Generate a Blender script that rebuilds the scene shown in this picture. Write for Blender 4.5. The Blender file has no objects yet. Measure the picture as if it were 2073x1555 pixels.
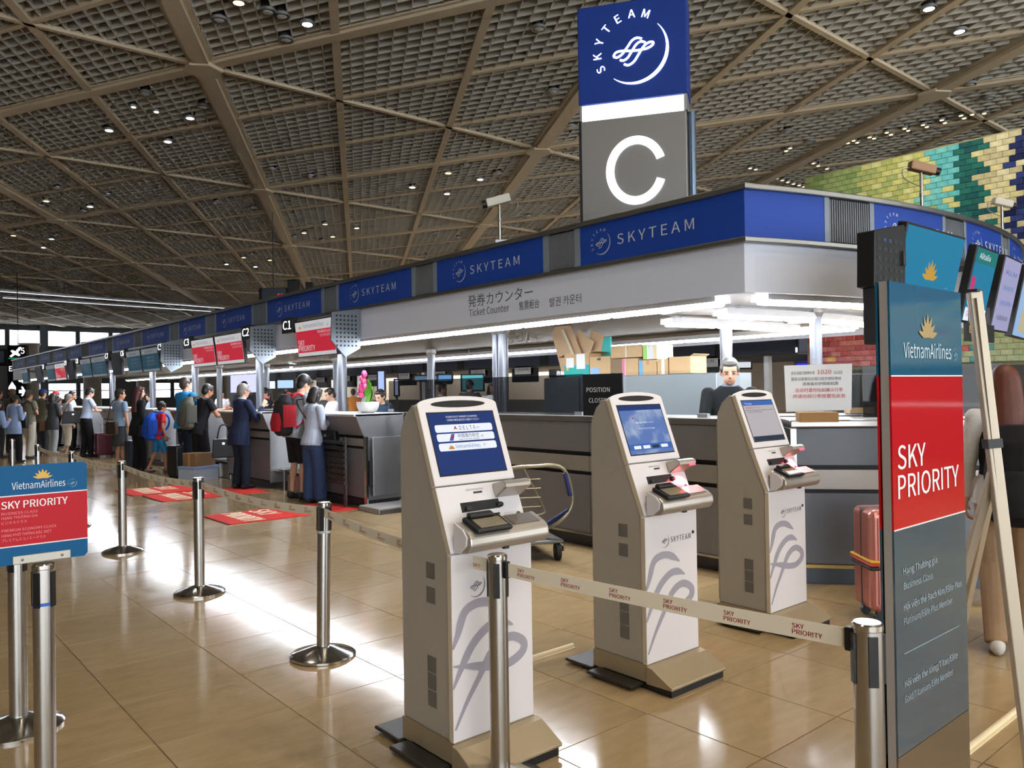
import bpy, bmesh, math, random
from mathutils import Vector as V, Matrix
SC = bpy.context.scene; COL = SC.collection
rnd = random.Random(7)
R = math.radians
# ------------------------------------------------------------------ camera
# hall axes: Y runs along the counter island, X across it; the photographer stands at the origin
CAM_H = 1.5; F_PX = 1600.0
psi, th, ro = R(40.3), R(.447), R(.92)
F0 = V((math.sin(psi), math.cos(psi), 0)); R0 = V((math.cos(psi), -math.sin(psi), 0)); Z0 = V((0, 0, 1))
FW = F0*math.cos(th)+Z0*math.sin(th); UP = Z0*math.cos(th)-F0*math.sin(th)
RT = R0*math.cos(ro)-UP*math.sin(ro); UU = R0*math.sin(ro)+UP*math.cos(ro)
cd = bpy.data.cameras.new('camera'); cam = bpy.data.objects.new('camera', cd); COL.objects.link(cam)
cam.matrix_world = Matrix(((RT.x, UU.x, -FW.x, 0), (RT.y, UU.y, -FW.y, 0), (RT.z, UU.z, -FW.z, CAM_H), (0, 0, 0, 1)))
cd.sensor_fit = 'HORIZONTAL'; cd.sensor_width = 36; cd.lens = 36*F_PX/2073; cd.clip_start = .05; cd.clip_end = 400
SC.camera = cam
# ------------------------------------------------------------------ light
w = bpy.data.worlds.new('world'); SC.world = w; w.use_nodes = True
w.node_tree.nodes['Background'].inputs[0].default_value = (.90, .95, 1.0, 1)
w.node_tree.nodes['Background'].inputs[1].default_value = 2.9
vs = SC.view_settings; vs.view_transform = 'Standard'; vs.look = 'None'; vs.gamma = 1; vs.use_curve_mapping = False
vs.exposure = 0.75
cy_ = SC.cycles; cy_.max_bounces = 5; cy_.diffuse_bounces = 3; cy_.glossy_bounces = 2; cy_.transmission_bounces = 3; cy_.transparent_max_bounces = 8; cy_.caustics_reflective = False; cy_.caustics_refractive = False; cy_.sample_clamp_indirect = 5; cy_.use_adaptive_sampling = True; cy_.adaptive_threshold = .09; cy_.adaptive_min_samples = 12
TUBE_E, SIGN_E, SCREEN_E, WINDOW_E, LAMP_E = 28.0, 1.7, .5, 3.0, 5.0
def spot(x, y, z, power, color=(1, .86, .68), blend=.7, size=R(100), r=.12):
    l = bpy.data.lights.new('downlight_or_fill', 'SPOT'); l.energy = power; l.color = color; l.spot_size = size; l.spot_blend = blend; l.shadow_soft_size = r
    o = bpy.data.objects.new('downlight_or_fill', l); o.location = (x, y, z); COL.objects.link(o); return o
for x, y, p in ((4.6, -.6, 620), (1.2, -1.6, 420), (7.2, .4, 420), (1.4, 3.6, 200), (4.6, 1.6, 260), (12.5, 4.5, 700), (13.0, 7.6, 600), (13.6, 1.5, 500)):
    spot(x, y, 8.42, p*.5)
for x, y, p in ((1.5, 8, 260), (3, 13, 300), (2.5, 19, 400), (3, 26, 500), (6, 36, 600), (16, 20, 500), (19, 30, 600)):
    spot(x, y, 8.42, p*.5, (1, .93, .84))

# ------------------------------------------------------------------ helpers
def lin(h):
    h = h.lstrip('#'); c = [int(h[i:i+2], 16)/255 for i in (0, 2, 4)]
    return [x/12.92 if x <= .04045 else ((x+.055)/1.055)**2.4 for x in c]
MATS = {}
def mat(name, col='#808080', rough=.5, metal=0, emit=0, noise=0, scale=8, spec=.5, alpha=1, bump=0, stretch=None, coat=0, trans=0):
    if name in MATS: return MATS[name]
    m = bpy.data.materials.new(name); m.use_nodes = True; nt = m.node_tree; b = nt.nodes['Principled BSDF']
    c = lin(col) if isinstance(col, str) else list(col)
    b.inputs['Base Color'].default_value = c+[1]; b.inputs['Roughness'].default_value = rough; b.inputs['Metallic'].default_value = metal
    b.inputs['Specular IOR Level'].default_value = spec; b.inputs['Coat Weight'].default_value = coat; b.inputs['Coat Roughness'].default_value = .05
    if emit: b.inputs['Emission Color'].default_value = c+[1]; b.inputs['Emission Strength'].default_value = emit
    if emit and emit < 3.5: m.cycles.emission_sampling = 'NONE'
    if alpha < 1: b.inputs['Alpha'].default_value = alpha
    if trans: b.inputs['Transmission Weight'].default_value = trans
    if noise or bump:
        tc = nt.nodes.new('ShaderNodeTexCoord'); mp = nt.nodes.new('ShaderNodeMapping'); n = nt.nodes.new('ShaderNodeTexNoise')
        nt.links.new(tc.outputs['Object'], mp.inputs[0]); nt.links.new(mp.outputs[0], n.inputs['Vector'])
        if stretch: mp.inputs['Scale'].default_value = stretch
        n.inputs['Scale'].default_value = scale; n.inputs['Detail'].default_value = 4
        if noise:
            mx = nt.nodes.new('ShaderNodeMix'); mx.data_type = 'RGBA'
            mx.inputs['A'].default_value = [x*(1-noise) for x in c]+[1]; mx.inputs['B'].default_value = [min(1, x*(1+noise)) for x in c]+[1]
            nt.links.new(n.outputs['Fac'], mx.inputs['Factor']); nt.links.new(mx.outputs['Result'], b.inputs['Base Color'])
        if bump:
            bp = nt.nodes.new('ShaderNodeBump'); bp.inputs['Strength'].default_value = bump; bp.inputs['Distance'].default_value = .01
            nt.links.new(n.outputs['Fac'], bp.inputs['Height']); nt.links.new(bp.outputs[0], b.inputs['Normal'])
    MATS[name] = m; return m
def frame(o, x, y):
    x = V(x).normalized(); y = V(y); z = x.cross(y).normalized(); y = z.cross(x)
    return Matrix(((x.x, y.x, z.x, o[0]), (x.y, y.y, z.y, o[1]), (x.z, y.z, z.z, o[2]), (0, 0, 0, 1)))
def smooth_path(pts, n=6, closed=False):
    P = [V(p) for p in pts]; out = []; N = len(P)
    for i in range(N if closed else N-1):
        a, b, c, d = (P[(i-1) % N], P[i], P[(i+1) % N], P[(i+2) % N]) if closed else (P[max(i-1, 0)], P[i], P[i+1], P[min(i+2, N-1)])
        for k in range(n):
            t = k/n; out.append(.5*((2*b)+(c-a)*t+(2*a-5*b+4*c-d)*t*t+(3*b-a-3*c+d)*t**3))
    if not closed: out.append(P[-1])
    return out
TXT = {}
import os
try: FONT = bpy.data.fonts.load(os.path.join(bpy.utils.system_resource('DATAFILES', path='fonts'), 'Noto Sans CJK Regular.woff2'))   # Blender's own interface font
except Exception: FONT = None
def text_geo(s, bold=0, sp=1):
    k = (s, bold, sp)
    if k not in TXT:
        c = bpy.data.curves.new('lettering', 'FONT'); c.body = s; c.size = 1
        if FONT: c.font = FONT
        c.size = 1; c.resolution_u = 3; c.space_character = sp
        o = bpy.data.objects.new('lettering', c); me = bpy.data.meshes.new_from_object(o)
        vv = [V(x.co) for x in me.vertices]; ff = [tuple(p.vertices) for p in me.polygons]
        TXT[k] = (vv, ff); bpy.data.objects.remove(o); bpy.data.meshes.remove(me); bpy.data.curves.remove(c)
    return TXT[k]
MX = {}
class MB:
    def __init__(s, M=None): s.v = []; s.f = []; s.mi = []; s.mats = []; s.M = M or Matrix()
    def add(s, vs, fs, m):
        if m not in s.mats: s.mats.append(m)
        i = s.mats.index(m); b = len(s.v)
        s.v += [s.M @ V(x) for x in vs]; s.f += [tuple(b+k for k in f) for f in fs]; s.mi += [i]*len(fs); return s
    def box(s, a, b, m):
        x0, y0, z0 = a; x1, y1, z1 = b
        return s.add([(x, y, z) for z in (z0, z1) for y in (y0, y1) for x in (x0, x1)], [(0, 2, 3, 1), (4, 5, 7, 6), (0, 1, 5, 4), (1, 3, 7, 5), (3, 2, 6, 7), (2, 0, 4, 6)], m)
    def prism(s, poly, z0, z1, m):
        n = len(poly); ar = sum(poly[i][0]*poly[(i+1) % n][1]-poly[(i+1) % n][0]*poly[i][1] for i in range(n))
        if ar < 0: poly = poly[::-1]
        return s.add([(p[0], p[1], z0) for p in poly]+[(p[0], p[1], z1) for p in poly], [tuple(range(n))[::-1], tuple(range(n, 2*n))]+[(i, (i+1) % n, n+(i+1) % n, n+i) for i in range(n)], m)
    def quad(s, u0, v0, u1, v1, w, m): return s.box((u0, v0, w-.0008), (u1, v1, w), m)
    def rings(s, rs, m, cap=True, closed=False):
        n = len(rs[0]); k = len(rs); vs = [p for r in rs for p in r]; fs = []
        for j in range(k if closed else k-1):
            a, b = j*n, ((j+1) % k)*n
            for i in range(n): fs.append((a+i, a+(i+1) % n, b+(i+1) % n, b+i))
        if cap and not closed: fs += [tuple(range(n))[::-1], tuple((k-1)*n+i for i in range(n))]
        return s.add(vs, fs, m)
    def tube(s, pts, r, m, n=8, closed=False, cap=True):
        P = [V(p) for p in pts]; rs = []; N = len(P); ref = None
        for i, p in enumerate(P):
            d = (P[(i+1) % N]-P[i-1]) if closed else (P[min(i+1, N-1)]-P[max(i-1, 0)])
            d.normalize()
            if ref is None: ref = V((0, 0, 1)) if abs(d.z) < .9 else V((1, 0, 0))
            a = d.cross(ref).normalized(); b = a.cross(d); ref = b
            q = r[i] if isinstance(r, (list, tuple)) else r
            rs.append([p+a*(q*math.cos(t*2*math.pi/n))+b*(q*math.sin(t*2*math.pi/n)) for t in range(n)])
        return s.rings([x[::-1] for x in rs], m, cap, closed)
    def lathe(s, prof, m, n=24, c=(0, 0, 0)):
        return s.rings([[(c[0]+r*math.cos(t*2*math.pi/n), c[1]+r*math.sin(t*2*math.pi/n), c[2]+z) for t in range(n)] for r, z in prof], m)
    def ell(s, c, r, m, nu=14, nv=9, rot=None):
        rs = []
        for j in range(1, nv):
            a = math.pi*j/nv
            ring = [V((r[0]*math.sin(a)*math.cos(t*2*math.pi/nu), r[1]*math.sin(a)*math.sin(t*2*math.pi/nu), -r[2]*math.cos(a))) for t in range(nu)]
            rs.append([(rot @ p if rot else p)+V(c) for p in ring])
        return s.rings(rs, m)
    def ribbon(s, pts, wd, w, m):
        P = [V((p[0], p[1], 0)) for p in pts]; N = len(P); vs = []
        for i, p in enumerate(P):
            d = (P[min(i+1, N-1)]-P[max(i-1, 0)]).normalized(); q = V((-d.y, d.x, 0)); t = (wd(i/(N-1)) if callable(wd) else wd)/2
            h_ = w+i*1.5e-5; vs += [(p.x+q.x*t, p.y+q.y*t, h_), (p.x-q.x*t, p.y-q.y*t, h_)]
        return s.add(vs, [(2*i+1, 2*i+3, 2*i+2, 2*i) for i in range(N-1)], m)
    def text(s, st, u, v, h, w, m, align='L', width=None, bold=0, sp=1, xf=None):
        if bold:
            e = bold*h*.7
            for i, du in enumerate((-e, e)): s.text(st, u+du, v, h, w+1.2e-5*(i+1), m, align, width, 0, sp, xf)
        vv, ff = text_geo(st, 0, sp)
        if not vv: return s
        x0 = min(p.x for p in vv); x1 = max(p.x for p in vv); k = h/(.257 if FONT else .72); kx = k if width is None else width/(x1-x0)
        if width is None: width = (x1-x0)*k
        o = {'L': 0, 'C': -width/2, 'R': -width}[align]
        pts = [(u+o+(p.x-x0)*kx, v+p.y*k, w) for p in vv]
        if xf: pts = [xf(p) for p in pts]
        return s.add(pts, ff, m)
    def build(s, name, parent=None, smooth=False, bevel=0, seg=2, label=None, local=True):
        me = bpy.data.meshes.new(name); vs_ = s.v
        if parent is not None and not local: I = MX[parent.name].inverted(); vs_ = [I @ p for p in vs_]
        me.from_pydata([tuple(p) for p in vs_], [], s.f); me.update()
        for m in s.mats: me.materials.append(m)
        me.polygons.foreach_set('material_index', s.mi)
        if smooth: me.polygons.foreach_set('use_smooth', [True]*len(me.polygons)); me.set_sharp_from_angle(angle=R(smooth if smooth > 1 else 40))
        o = bpy.data.objects.new(name, me); COL.objects.link(o); MX[o.name] = Matrix()
        if parent is not None: o.parent = parent; CH.setdefault(parent.name, []).append(o)
        if bevel: bm = o.modifiers.new('edge', 'BEVEL'); bm.width = bevel; bm.segments = seg; bm.limit_method = 'ANGLE'; bm.angle_limit = R(35)
        if label: o['label'] = label
        return o
def thing(name, label, cat, loc=(0, 0, 0), rz=0, group=None):
    o = bpy.data.objects.new(name, None); o.location = loc; o.rotation_euler = (0, 0, rz); COL.objects.link(o); o.empty_display_size = .1
    MX[o.name] = Matrix.Translation(loc) @ Matrix.Rotation(rz, 4, 'Z'); return tag(o, label, cat, group)
def tag(o, label, cat, group=None):
    o['label'] = label; o['category'] = cat
    if group: o['group'] = group
    return o
def struct(o): o['kind'] = 'structure'; return o
def stuff(o): o['kind'] = 'stuff'; return o
def dup(root, loc, rz=None, label=None):
    r = root.copy(); COL.objects.link(r); r.location = loc
    if rz is not None: r.rotation_euler = (0, 0, rz)
    MX[r.name] = Matrix.Translation(loc) @ Matrix.Rotation(r.rotation_euler.z, 4, 'Z')
    if label: r['label'] = label
    for ch in KIDS(root):
        c = ch.copy(); COL.objects.link(c); c.parent = r; CH.setdefault(r.name, []).append(c)
        for g in KIDS(ch):
            d = g.copy(); COL.objects.link(d); d.parent = c; CH.setdefault(c.name, []).append(d)
    return r
CH = {}
def KIDS(o): return CH.get(o.name, [])
# pixel of the photograph -> point of the place, on the floor or on a plane
def ray(x, y): return FW+RT*((x-1036.5)/F_PX)-UU*((y-777.5)/F_PX)
EYE = V((0, 0, CAM_H))
def G(x, y, z=0): d = ray(x, y); return EYE+d*((z-CAM_H)/d.z)
def onX(x, y, X): d = ray(x, y); return EYE+d*(X/d.x)
def onY(x, y, Y): d = ray(x, y); return EYE+d*(Y/d.y)
def at(x, y, dep): return EYE+ray(x, y)*dep

# ------------------------------------------------------------------ palette
steel = mat('brushed_steel', '#b4b2ae', .28, 1, noise=.06, scale=3, stretch=(1, 1, 40))
steel2 = mat('polished_steel', '#c6c3bd', .14, 1)
dsteel = mat('dark_steel', '#6d6c6c', .4, .8)
black = mat('black_plastic', '#141416', .45)
dark = mat('dark_grey', '#2c2d31', .5)
navy = mat('navy_print', '#1c3370', .4)
white = mat('white_print', '#e9e9ea', .5)
bluegrey = mat('blue_grey', '#5f6b78', .5)
skyred = mat('signal_red', '#bb2430', .5, spec=.2)
vnblue = mat('petrol_blue', '#0e5a8c', .5, spec=.2)
gold = mat('gold_print', '#d9ae45', .45)
alu = mat('aluminium', '#a9aaac', .4, .75)
cream = mat('cream_print', '#ead9b4', .6)
card = mat('cardboard', '#c2a37a', .8, noise=.1, scale=6)
tube_e = mat('lit_tube', '#f4f8ff', emit=TUBE_E)
sign_w = mat('backlit_white', '#f2f4ff', emit=SIGN_E)
win_e = mat('daylight_pane', '#eef4ff', emit=WINDOW_E)
def scr(name, col, k=1):
    m = mat('screen_'+name, col, .5, emit=SCREEN_E*k*1.25, spec=.15); m.node_tree.nodes['Principled BSDF'].inputs['Base Color'].default_value = [x*.12 for x in lin(col)]+[1]; return m
LETTER = [V((a, b)) for a, b in ((.30, .36), (.12, .42), (-.06, .34), (-.22, .14), (-.42, -.10), (-.60, -.19), (-.72, -.13), (-.62, 0), (-.38, .02), (-.1, -.02), (.2, -.03), (.5, .0), (.68, .10), (.68, .19), (.52, .19), (.34, .06), (.16, -.2), (.0, -.42), (-.2, -.52), (-.36, -.46))]
LETTER2 = [V((a, b)) for a, b in ((.42, .21), (.26, .27), (.09, .18), (-.07, -.04), (-.22, -.25), (-.38, -.33), (-.5, -.29))]
def roundel(mb, cu, cv, r, w, m, letters=True, bold=.012):
    """ribbon emblem inside a crescent, with lettering round its upper left"""
    for P in (LETTER, LETTER2):
        mb.ribbon([(cu+p.x*r*.84, cv+p.y*r*.84) for p in smooth_path([(q.x, q.y, 0) for q in P], 5)], .07*r, w, m)
    arc = [(-128+i*172/26) for i in range(27)]
    mb.ribbon([(cu+r*math.cos(R(a)), cv+r*math.sin(R(a))) for a in arc], lambda t: r*(.012+.10*math.sin(math.pi*t)), w, m)
    if letters:
        for i, ch in enumerate('SKYTEAM'):
            a = R(205-i*22.5); c, s_ = math.cos(a-math.pi/2), math.sin(a-math.pi/2)
            ox, oy = cu+r*.98*math.cos(a), cv+r*.98*math.sin(a)
            mb.text(ch, 0, 0, .25*r, w, m, 'C', bold=bold, xf=lambda p: (ox+p[0]*c-p[1]*s_, oy+p[0]*s_+p[1]*c, p[2]))
def lotus(mb, cu, cv, r, w, m):
    for a, l, wd in ((0, 1, .3), (-24, .95, .28), (24, .95, .28), (-50, .9, .27), (50, .9, .27), (-76, .95, .26), (76, .95, .26)):
        c, s_ = math.cos(R(a)), math.sin(R(a)); pts = [(0, 0), (wd/2, .45*l), (wd*.32, .75*l), (0, l), (-wd*.32, .75*l), (-wd/2, .45*l)]
        mb.add([(cu+r*(x*c+y*s_), cv+r*(-x*s_+y*c), w+.0002*abs(a)/24) for x, y in pts], [(0, 1, 2, 3, 4, 5)], m)
# ================================================================== the setting
# ---- floor of polished stone tiles
def floor_mat(name, tint):
    m = bpy.data.materials.new(name); m.use_nodes = True; nt = m.node_tree; b = nt.nodes['Principled BSDF']; N = nt.nodes.new; L = nt.links.new
    g = N('ShaderNodeNewGeometry'); mp = N('ShaderNodeMapping'); L(g.outputs['Position'], mp.inputs[0]); mp.inputs['Scale'].default_value = (1.0, 3.2, 1); mp.inputs['Rotation'].default_value = (0, 0, R(tint*23))
    n1 = N('ShaderNodeTexNoise'); n1.inputs['Scale'].default_value = 4.5; n1.inputs['Detail'].default_value = 7; n1.inputs['Roughness'].default_value = .65; L(mp.outputs[0], n1.inputs['Vector'])
    r = N('ShaderNodeValToRGB'); L(n1.outputs['Fac'], r.inputs[0]); e = r.color_ramp.elements
    k = 1-.05*tint
    e[0].position = .25; e[0].color = [x*k for x in lin('#a48b66')]+[1]; e[1].position = .8; e[1].color = [x*k for x in lin('#baa27b')]+[1]
    L(r.outputs[0], b.inputs['Base Color'])
    n2 = N('ShaderNodeTexNoise'); n2.inputs['Scale'].default_value = 1.6; n2.inputs['Detail'].default_value = 5; L(g.outputs['Position'], n2.inputs['Vector'])
    rr = N('ShaderNodeMapRange'); L(n2.outputs['Fac'], rr.inputs[0]); rr.inputs[3].default_value = .07; rr.inputs[4].default_value = .2; L(rr.outputs[0], b.inputs['Roughness'])
    b.inputs['Specular IOR Level'].default_value = .5
    n3 = N('ShaderNodeTexNoise'); n3.inputs['Scale'].default_value = 9; n3.inputs['Detail'].default_value = 2; L(g.outputs['Position'], n3.inputs['Vector'])
    bp = N('ShaderNodeBump'); bp.inputs['Strength'].default_value = .12; bp.inputs['Distance'].default_value = .004; L(n3.outputs['Fac'], bp.inputs['Height']); L(bp.outputs[0], b.inputs['Normal'])
    return m
fm = [floor_mat('stone_tile_'+c, i) for i, c in enumerate(('light', 'mid', 'warm'))]
grout = mat('tile_joint', '#7d6d58', .6)
floor = struct(MB().box((-30, -12, -.05), (60, 100, -.004), grout).build('floor'))
TS = .6; X00, Y00 = 1.62-TS*60, 4.2-TS*40
near = []; far_ = []
for i in range(150):
    for j in range(186):
        x = X00+i*TS; y = Y00+j*TS
        if x < -30 or x > 58 or y < -12 or y > 98: continue
        c = V((x+TS/2, y+TS/2, 0)); d = (c-EYE); zc = d.dot(FW)
        px = d.dot(RT)/max(zc, .01)*F_PX+1036.5
        (near if zc > 1.6 and -150 < px < 2220 and zc < 9.5 else far_).append((zc, x, y))
near.sort(); far_ += near[290:]; near = near[:290]
tile_me = []
for k in range(9):
    mb = MB(); g_ = .0014; z = [rnd.uniform(-.0006, .0006) for _ in range(4)]
    mb.add([(g_, g_, -.006), (TS-g_, g_, -.006), (TS-g_, TS-g_, -.006), (g_, TS-g_, -.006), (g_+.002, g_+.002, z[0]), (TS-g_-.002, g_+.002, z[1]), (TS-g_-.002, TS-g_-.002, z[2]), (g_+.002, TS-g_-.002, z[3])],
           [(4, 5, 6, 7), (0, 1, 5, 4), (1, 2, 6, 5), (2, 3, 7, 6), (3, 0, 4, 7)], fm[k % 3])
    o = mb.build('tile'); tile_me.append(o.data); bpy.data.objects.remove(o)
for _, x, y in near:
    o = bpy.data.objects.new('tile', tile_me[rnd.randrange(9)]); o.location = (x, y, 0); o.parent = floor; COL.objects.link(o)
mb = MB()
for _, x, y in far_:
    z = [rnd.uniform(-.0006, .0006) for _ in range(4)]; g_ = .002
    mb.add([(x+g_, y+g_, z[0]), (x+TS-g_, y+g_, z[1]), (x+TS-g_, y+TS-g_, z[2]), (x+g_, y+TS-g_, z[3])], [(0, 1, 2, 3)], fm[rnd.randrange(3)])
stuff(mb.build('tile_field', floor))
# ---- ceiling: rhombic beams, egg-crate louvres
CZ = 8.5
A_ = V((5.09, 9.07, 0)); B_ = V((4.55, -9.13, 0)); N0 = V((11.04, 26.12, CZ))
def nd(m_, n_): return N0+A_*m_+B_*n_
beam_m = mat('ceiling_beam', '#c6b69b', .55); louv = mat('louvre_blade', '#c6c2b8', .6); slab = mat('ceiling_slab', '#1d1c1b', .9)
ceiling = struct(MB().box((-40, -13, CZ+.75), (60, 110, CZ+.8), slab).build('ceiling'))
M0, M1, n0_, n1_ = -4, 7, -6, 4
def bar(a, b, wd, z0, z1, m, mb=None):
    d = (b-a).normalized(); q = V((-d.y, d.x, 0))*wd/2; mb = mb or MB()
    return mb.add([(p.x, p.y, z) for z in (z0, z1) for p in (a-q, a+q, b+q, b-q)], [(0, 3, 2, 1)[::-1], (4, 5, 6, 7), (0, 1, 5, 4), (1, 2, 6, 5), (2, 3, 7, 6), (3, 0, 4, 7)], m)
mb = MB()
for k in range(n0_*30, n1_*30+1): bar(nd(M0, k/30), nd(M1, k/30), .024, CZ+.06, CZ+.27, louv, mb)
for k in range(M0*30, M1*30+1): bar(nd(k/30, n0_), nd(k/30, n1_), .024, CZ+.06, CZ+.27, louv, mb)
stuff(mb.build('louvre_grid', ceiling))
BEAMS = []
for k in range(n0_*3, n1_*3+1):
    for m_ in range(M0, M1):
        a, b = nd(m_, k/3), nd(m_+1, k/3)
        if k % 3 == 0:
            q = MB(); bar(a, b, .34, CZ-.06, CZ+.2, beam_m, q); bar(a, b, .52, CZ+.03, CZ+.08, beam_m, q)
        else: q = MB(); bar(a, b, .17, CZ-.0, CZ+.2, beam_m, q)
        BEAMS.append((q, a, b))
for k in range(M0*3, M1*3+1):
    for n_ in range(n0_, n1_):
        a, b = nd(k/3, n_), nd(k/3, n_+1); q = MB()
        if k % 3 == 0: bar(a, b, .26, CZ-.02, CZ+.2, beam_m, q); bar(a, b, .4, CZ+.04, CZ+.09, beam_m, q)
        else: bar(a, b, .11, CZ+.02, CZ+.2, beam_m, q)
        BEAMS.append((q, a, b))
def shown(a, b):
    s_ = 0
    for i in range(9):
        d = a.lerp(b, i/8)-EYE; z = d.dot(FW)
        if z > 1 and abs(d.dot(RT)/z*F_PX) < 1040 and abs(d.dot(UU)/z*F_PX) < 780: s_ += 1/z
    return s_
BEAMS.sort(key=lambda t: -shown(t[1], t[2])); rest = MB()
for i, (q, a, b) in enumerate(BEAMS):
    if i < 290: q.build('beam', ceiling)
    else: rest.add(q.v, q.f, beam_m)
stuff(rest.build('beam_field', ceiling))
for m_ in range(M0, M1):
    for n_ in range(n0_, n1_): bar(nd(m_, n_), nd(m_+1, n_+1), .12, CZ+.0, CZ+.1, beam_m).build('diagonal_brace', ceiling)
hexa = MB(); hexa.prism([(.42*math.cos(R(60*i+28)), .42*math.sin(R(60*i+28))) for i in range(6)], -.09, .0, beam_m); ho = hexa.build('joint_plate', ceiling, bevel=.03)
ho.location = nd(0, 0)
for m_ in range(M0, M1+1):
    for n_ in range(n0_, n1_+1):
        if (m_, n_) != (0, 0): o = ho.copy(); COL.objects.link(o); o.location = nd(m_, n_)
# ---- far glazed wall
wallm = mat('far_wall', '#54585c', .6); mull = mat('mullion', '#4b5560', .5)
WY = 88
struct(MB().box((-30, WY+.3, 0), (60, WY+.6, 8.6), wallm).build('wall_back'))
k = 0
for i, x in enumerate(range(-12, 46, 3)):
    if i % 3 == 0: struct(MB().box((x-.35, WY-.3, 0), (x+.35, WY+.3, 8.6), mull).build('trim_%d' % (i//3+1)))
    for z0, z1 in ((6.45, 8.1), (3.4, 5.6), (1.25, 2.95)):
        if z0 == 3.4 and i % 4 != 1: continue
        if z0 == 1.25 and i % 4 == 3: continue
        k += 1; fr = MB()
        for a, b in (((x+.05, z0), (x+.2, z1)), ((x+2.8, z0), (x+2.95, z1)), ((x+.2, z0), (x+2.8, z0+.1)), ((x+.2, z1-.1), (x+2.8, z1))): fr.box((a[0], WY+.05, a[1]), (b[0], WY+.28, b[1]), mull)
        if z0 == 1.25: fr.box((x+.2, WY+.1, 2.1), (x+2.8, WY+.26, 2.2), mull)
        o = struct(fr.build('window_%d' % k)); MB().box((x+.2, WY+.2, z0+.1), (x+2.8, WY+.22, z1-.1), win_e).build('pane', o)
struct(MB().box((-16.4, -13, 0), (-16, 90, 8.6), mat('light_block_grey', '#7d7f80', .6)).build('wall_light_block'))  # unseen wall, added to block the light coming from this side
for i, (x, y) in enumerate(((17.5, 80), (21.5, 78), (27, 74), (13.2, 84), (25.0, 70), (30, 64))): struct(MB().lathe([(.75, 0), (.75, 6.2), (.95, 6.5)], mat('far_column', '#a9a196', .6), 20, (x, y, 0)).build('trim_%d' % (40+i), smooth=True))
struct(MB().box((27, 21, 0), (27.3, 80, 3.7), mat('shop_band', '#d2c8ba', .7)).build('wall_shops'))
for y in (22.5, 26, 30, 36, 43, 52):
    o = spot(24.6, y, 4.6, 900, (1, .95, .88)); o.rotation_euler = (0, R(-48), 0)  # added fill spots hanging in mid-air, tilted to brighten the shop wall
# side wall of the hall behind the islands, and the beige back wall of the shops
struct(MB().box((44, -10, 0), (44.4, 90, 8.6), mat('shop_wall', '#8a7d70', .7)).build('wall_right'))
# ---- glass mosaic wall
def mosaic_col(Y, z):
    c = mosaic_hex(Y, z); v = [int(c[i:i+2], 16) for i in (1, 3, 5)]; g = sum(v)/3; return '#'+''.join('%02x' % int(g+(x-g)*.74) for x in v)
def mosaic_hex(Y, z):
    e = rnd.uniform(-.16, .16)
    if z < 2.9 and Y > 7.2:
        return rnd.choice(['#b84a4a', '#c25a58', '#a83a40', '#c86a62', '#b8504c', '#c04444', '#d8a030' if rnd.random() < .3 else '#b84c4c'])
    if z < 3.1:
        return rnd.choice(['#93a06a', '#9aa873', '#8b9a64', '#a0aa78']) if rnd.random() < .95 else rnd.choice(['#c04a46', '#2f8f96'])
    y_ = Y+e*.9+(3.2-z)*.02
    if y_ > 6.75: return '#59b4b0' if rnd.random() < .05 and Y < 8 else rnd.choice(['#a9ac56', '#b4b563', '#9aa552', '#b9b873', '#8f9f56'] if Y < 8.2 else ['#6f8f4e', '#7f9a52', '#88a05a'])
    if y_ > 6.2+e: return rnd.choice(['#3fa6ae', '#57b4b4', '#49aab5']) if rnd.random() < .78 else '#b3b46a'
    if y_ > 5.72+2.2*e: return rnd.choice(['#0f5a57', '#12655c', '#0c4f55'])
    if y_ > 5.12+2.4*e: return rnd.choice(['#b3a87f', '#c2b88e', '#a89d72', '#bdb27a'])
    return rnd.choice(['#1b2a6b', '#16235c', '#22327c', '#101b4c'])
MXW = 17.0
struct_w = struct(MB().box((MXW+.02, -8, 0), (MXW+.6, 9.5, 6.3), mat('mosaic_grout', '#858258', .5)).build('wall_mosaic'))
bw, bh = .22, .115; cand = []
for r_ in range(int((6.3-1.9)/bh)):
    for c in range(int(17.3/bw)):
        y = -7.8+c*bw+(bw/2 if r_ % 2 else 0); z = 1.9+r_*bh
        if y+bw > 9.5: continue
        d = V((MXW, y+bw/2, z+bh/2))-EYE; zc = d.dot(FW); px = 1036.5+F_PX*d.dot(RT)/zc; py = 777.5-F_PX*d.dot(UU)/zc
        vis = 1640 < px < 2073 and ((py < 330+.33*(px-1500) and py > 250) or (660 < py < 740 and (px < 1780 or px > 1950)))
        cand.append((0 if vis else 1, zc, y, z))
cand.sort(); bricks = {}
wall_mb = MB(); cnt = 0
for v_, zc, y, z in cand:
    col = mosaic_col(y+bw/2, z)
    if v_ == 0 and cnt < 295:
        cnt += 1
        if col not in bricks:
            o = MB().box((-.03, .002, .002), (0, bw-.002, bh-.002), mat('mosaic_'+col[1:], col, .18, spec=.6, noise=.38, scale=16, bump=.8)).build('brick', struct_w, bevel=.006, seg=1); bricks[col] = o
        else: o = bricks[col].copy(); COL.objects.link(o)
        o.location = (MXW+.02, y, z)
    else: wall_mb.box((MXW-.01, y+.002, z+.002), (MXW+.02, y+bw-.002, z+bh-.002), mat('mosaic_'+col[1:], col, .18, spec=.6, noise=.38, scale=16, bump=.8))
stuff(wall_mb.build('brick_field', struct_w))
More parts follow.
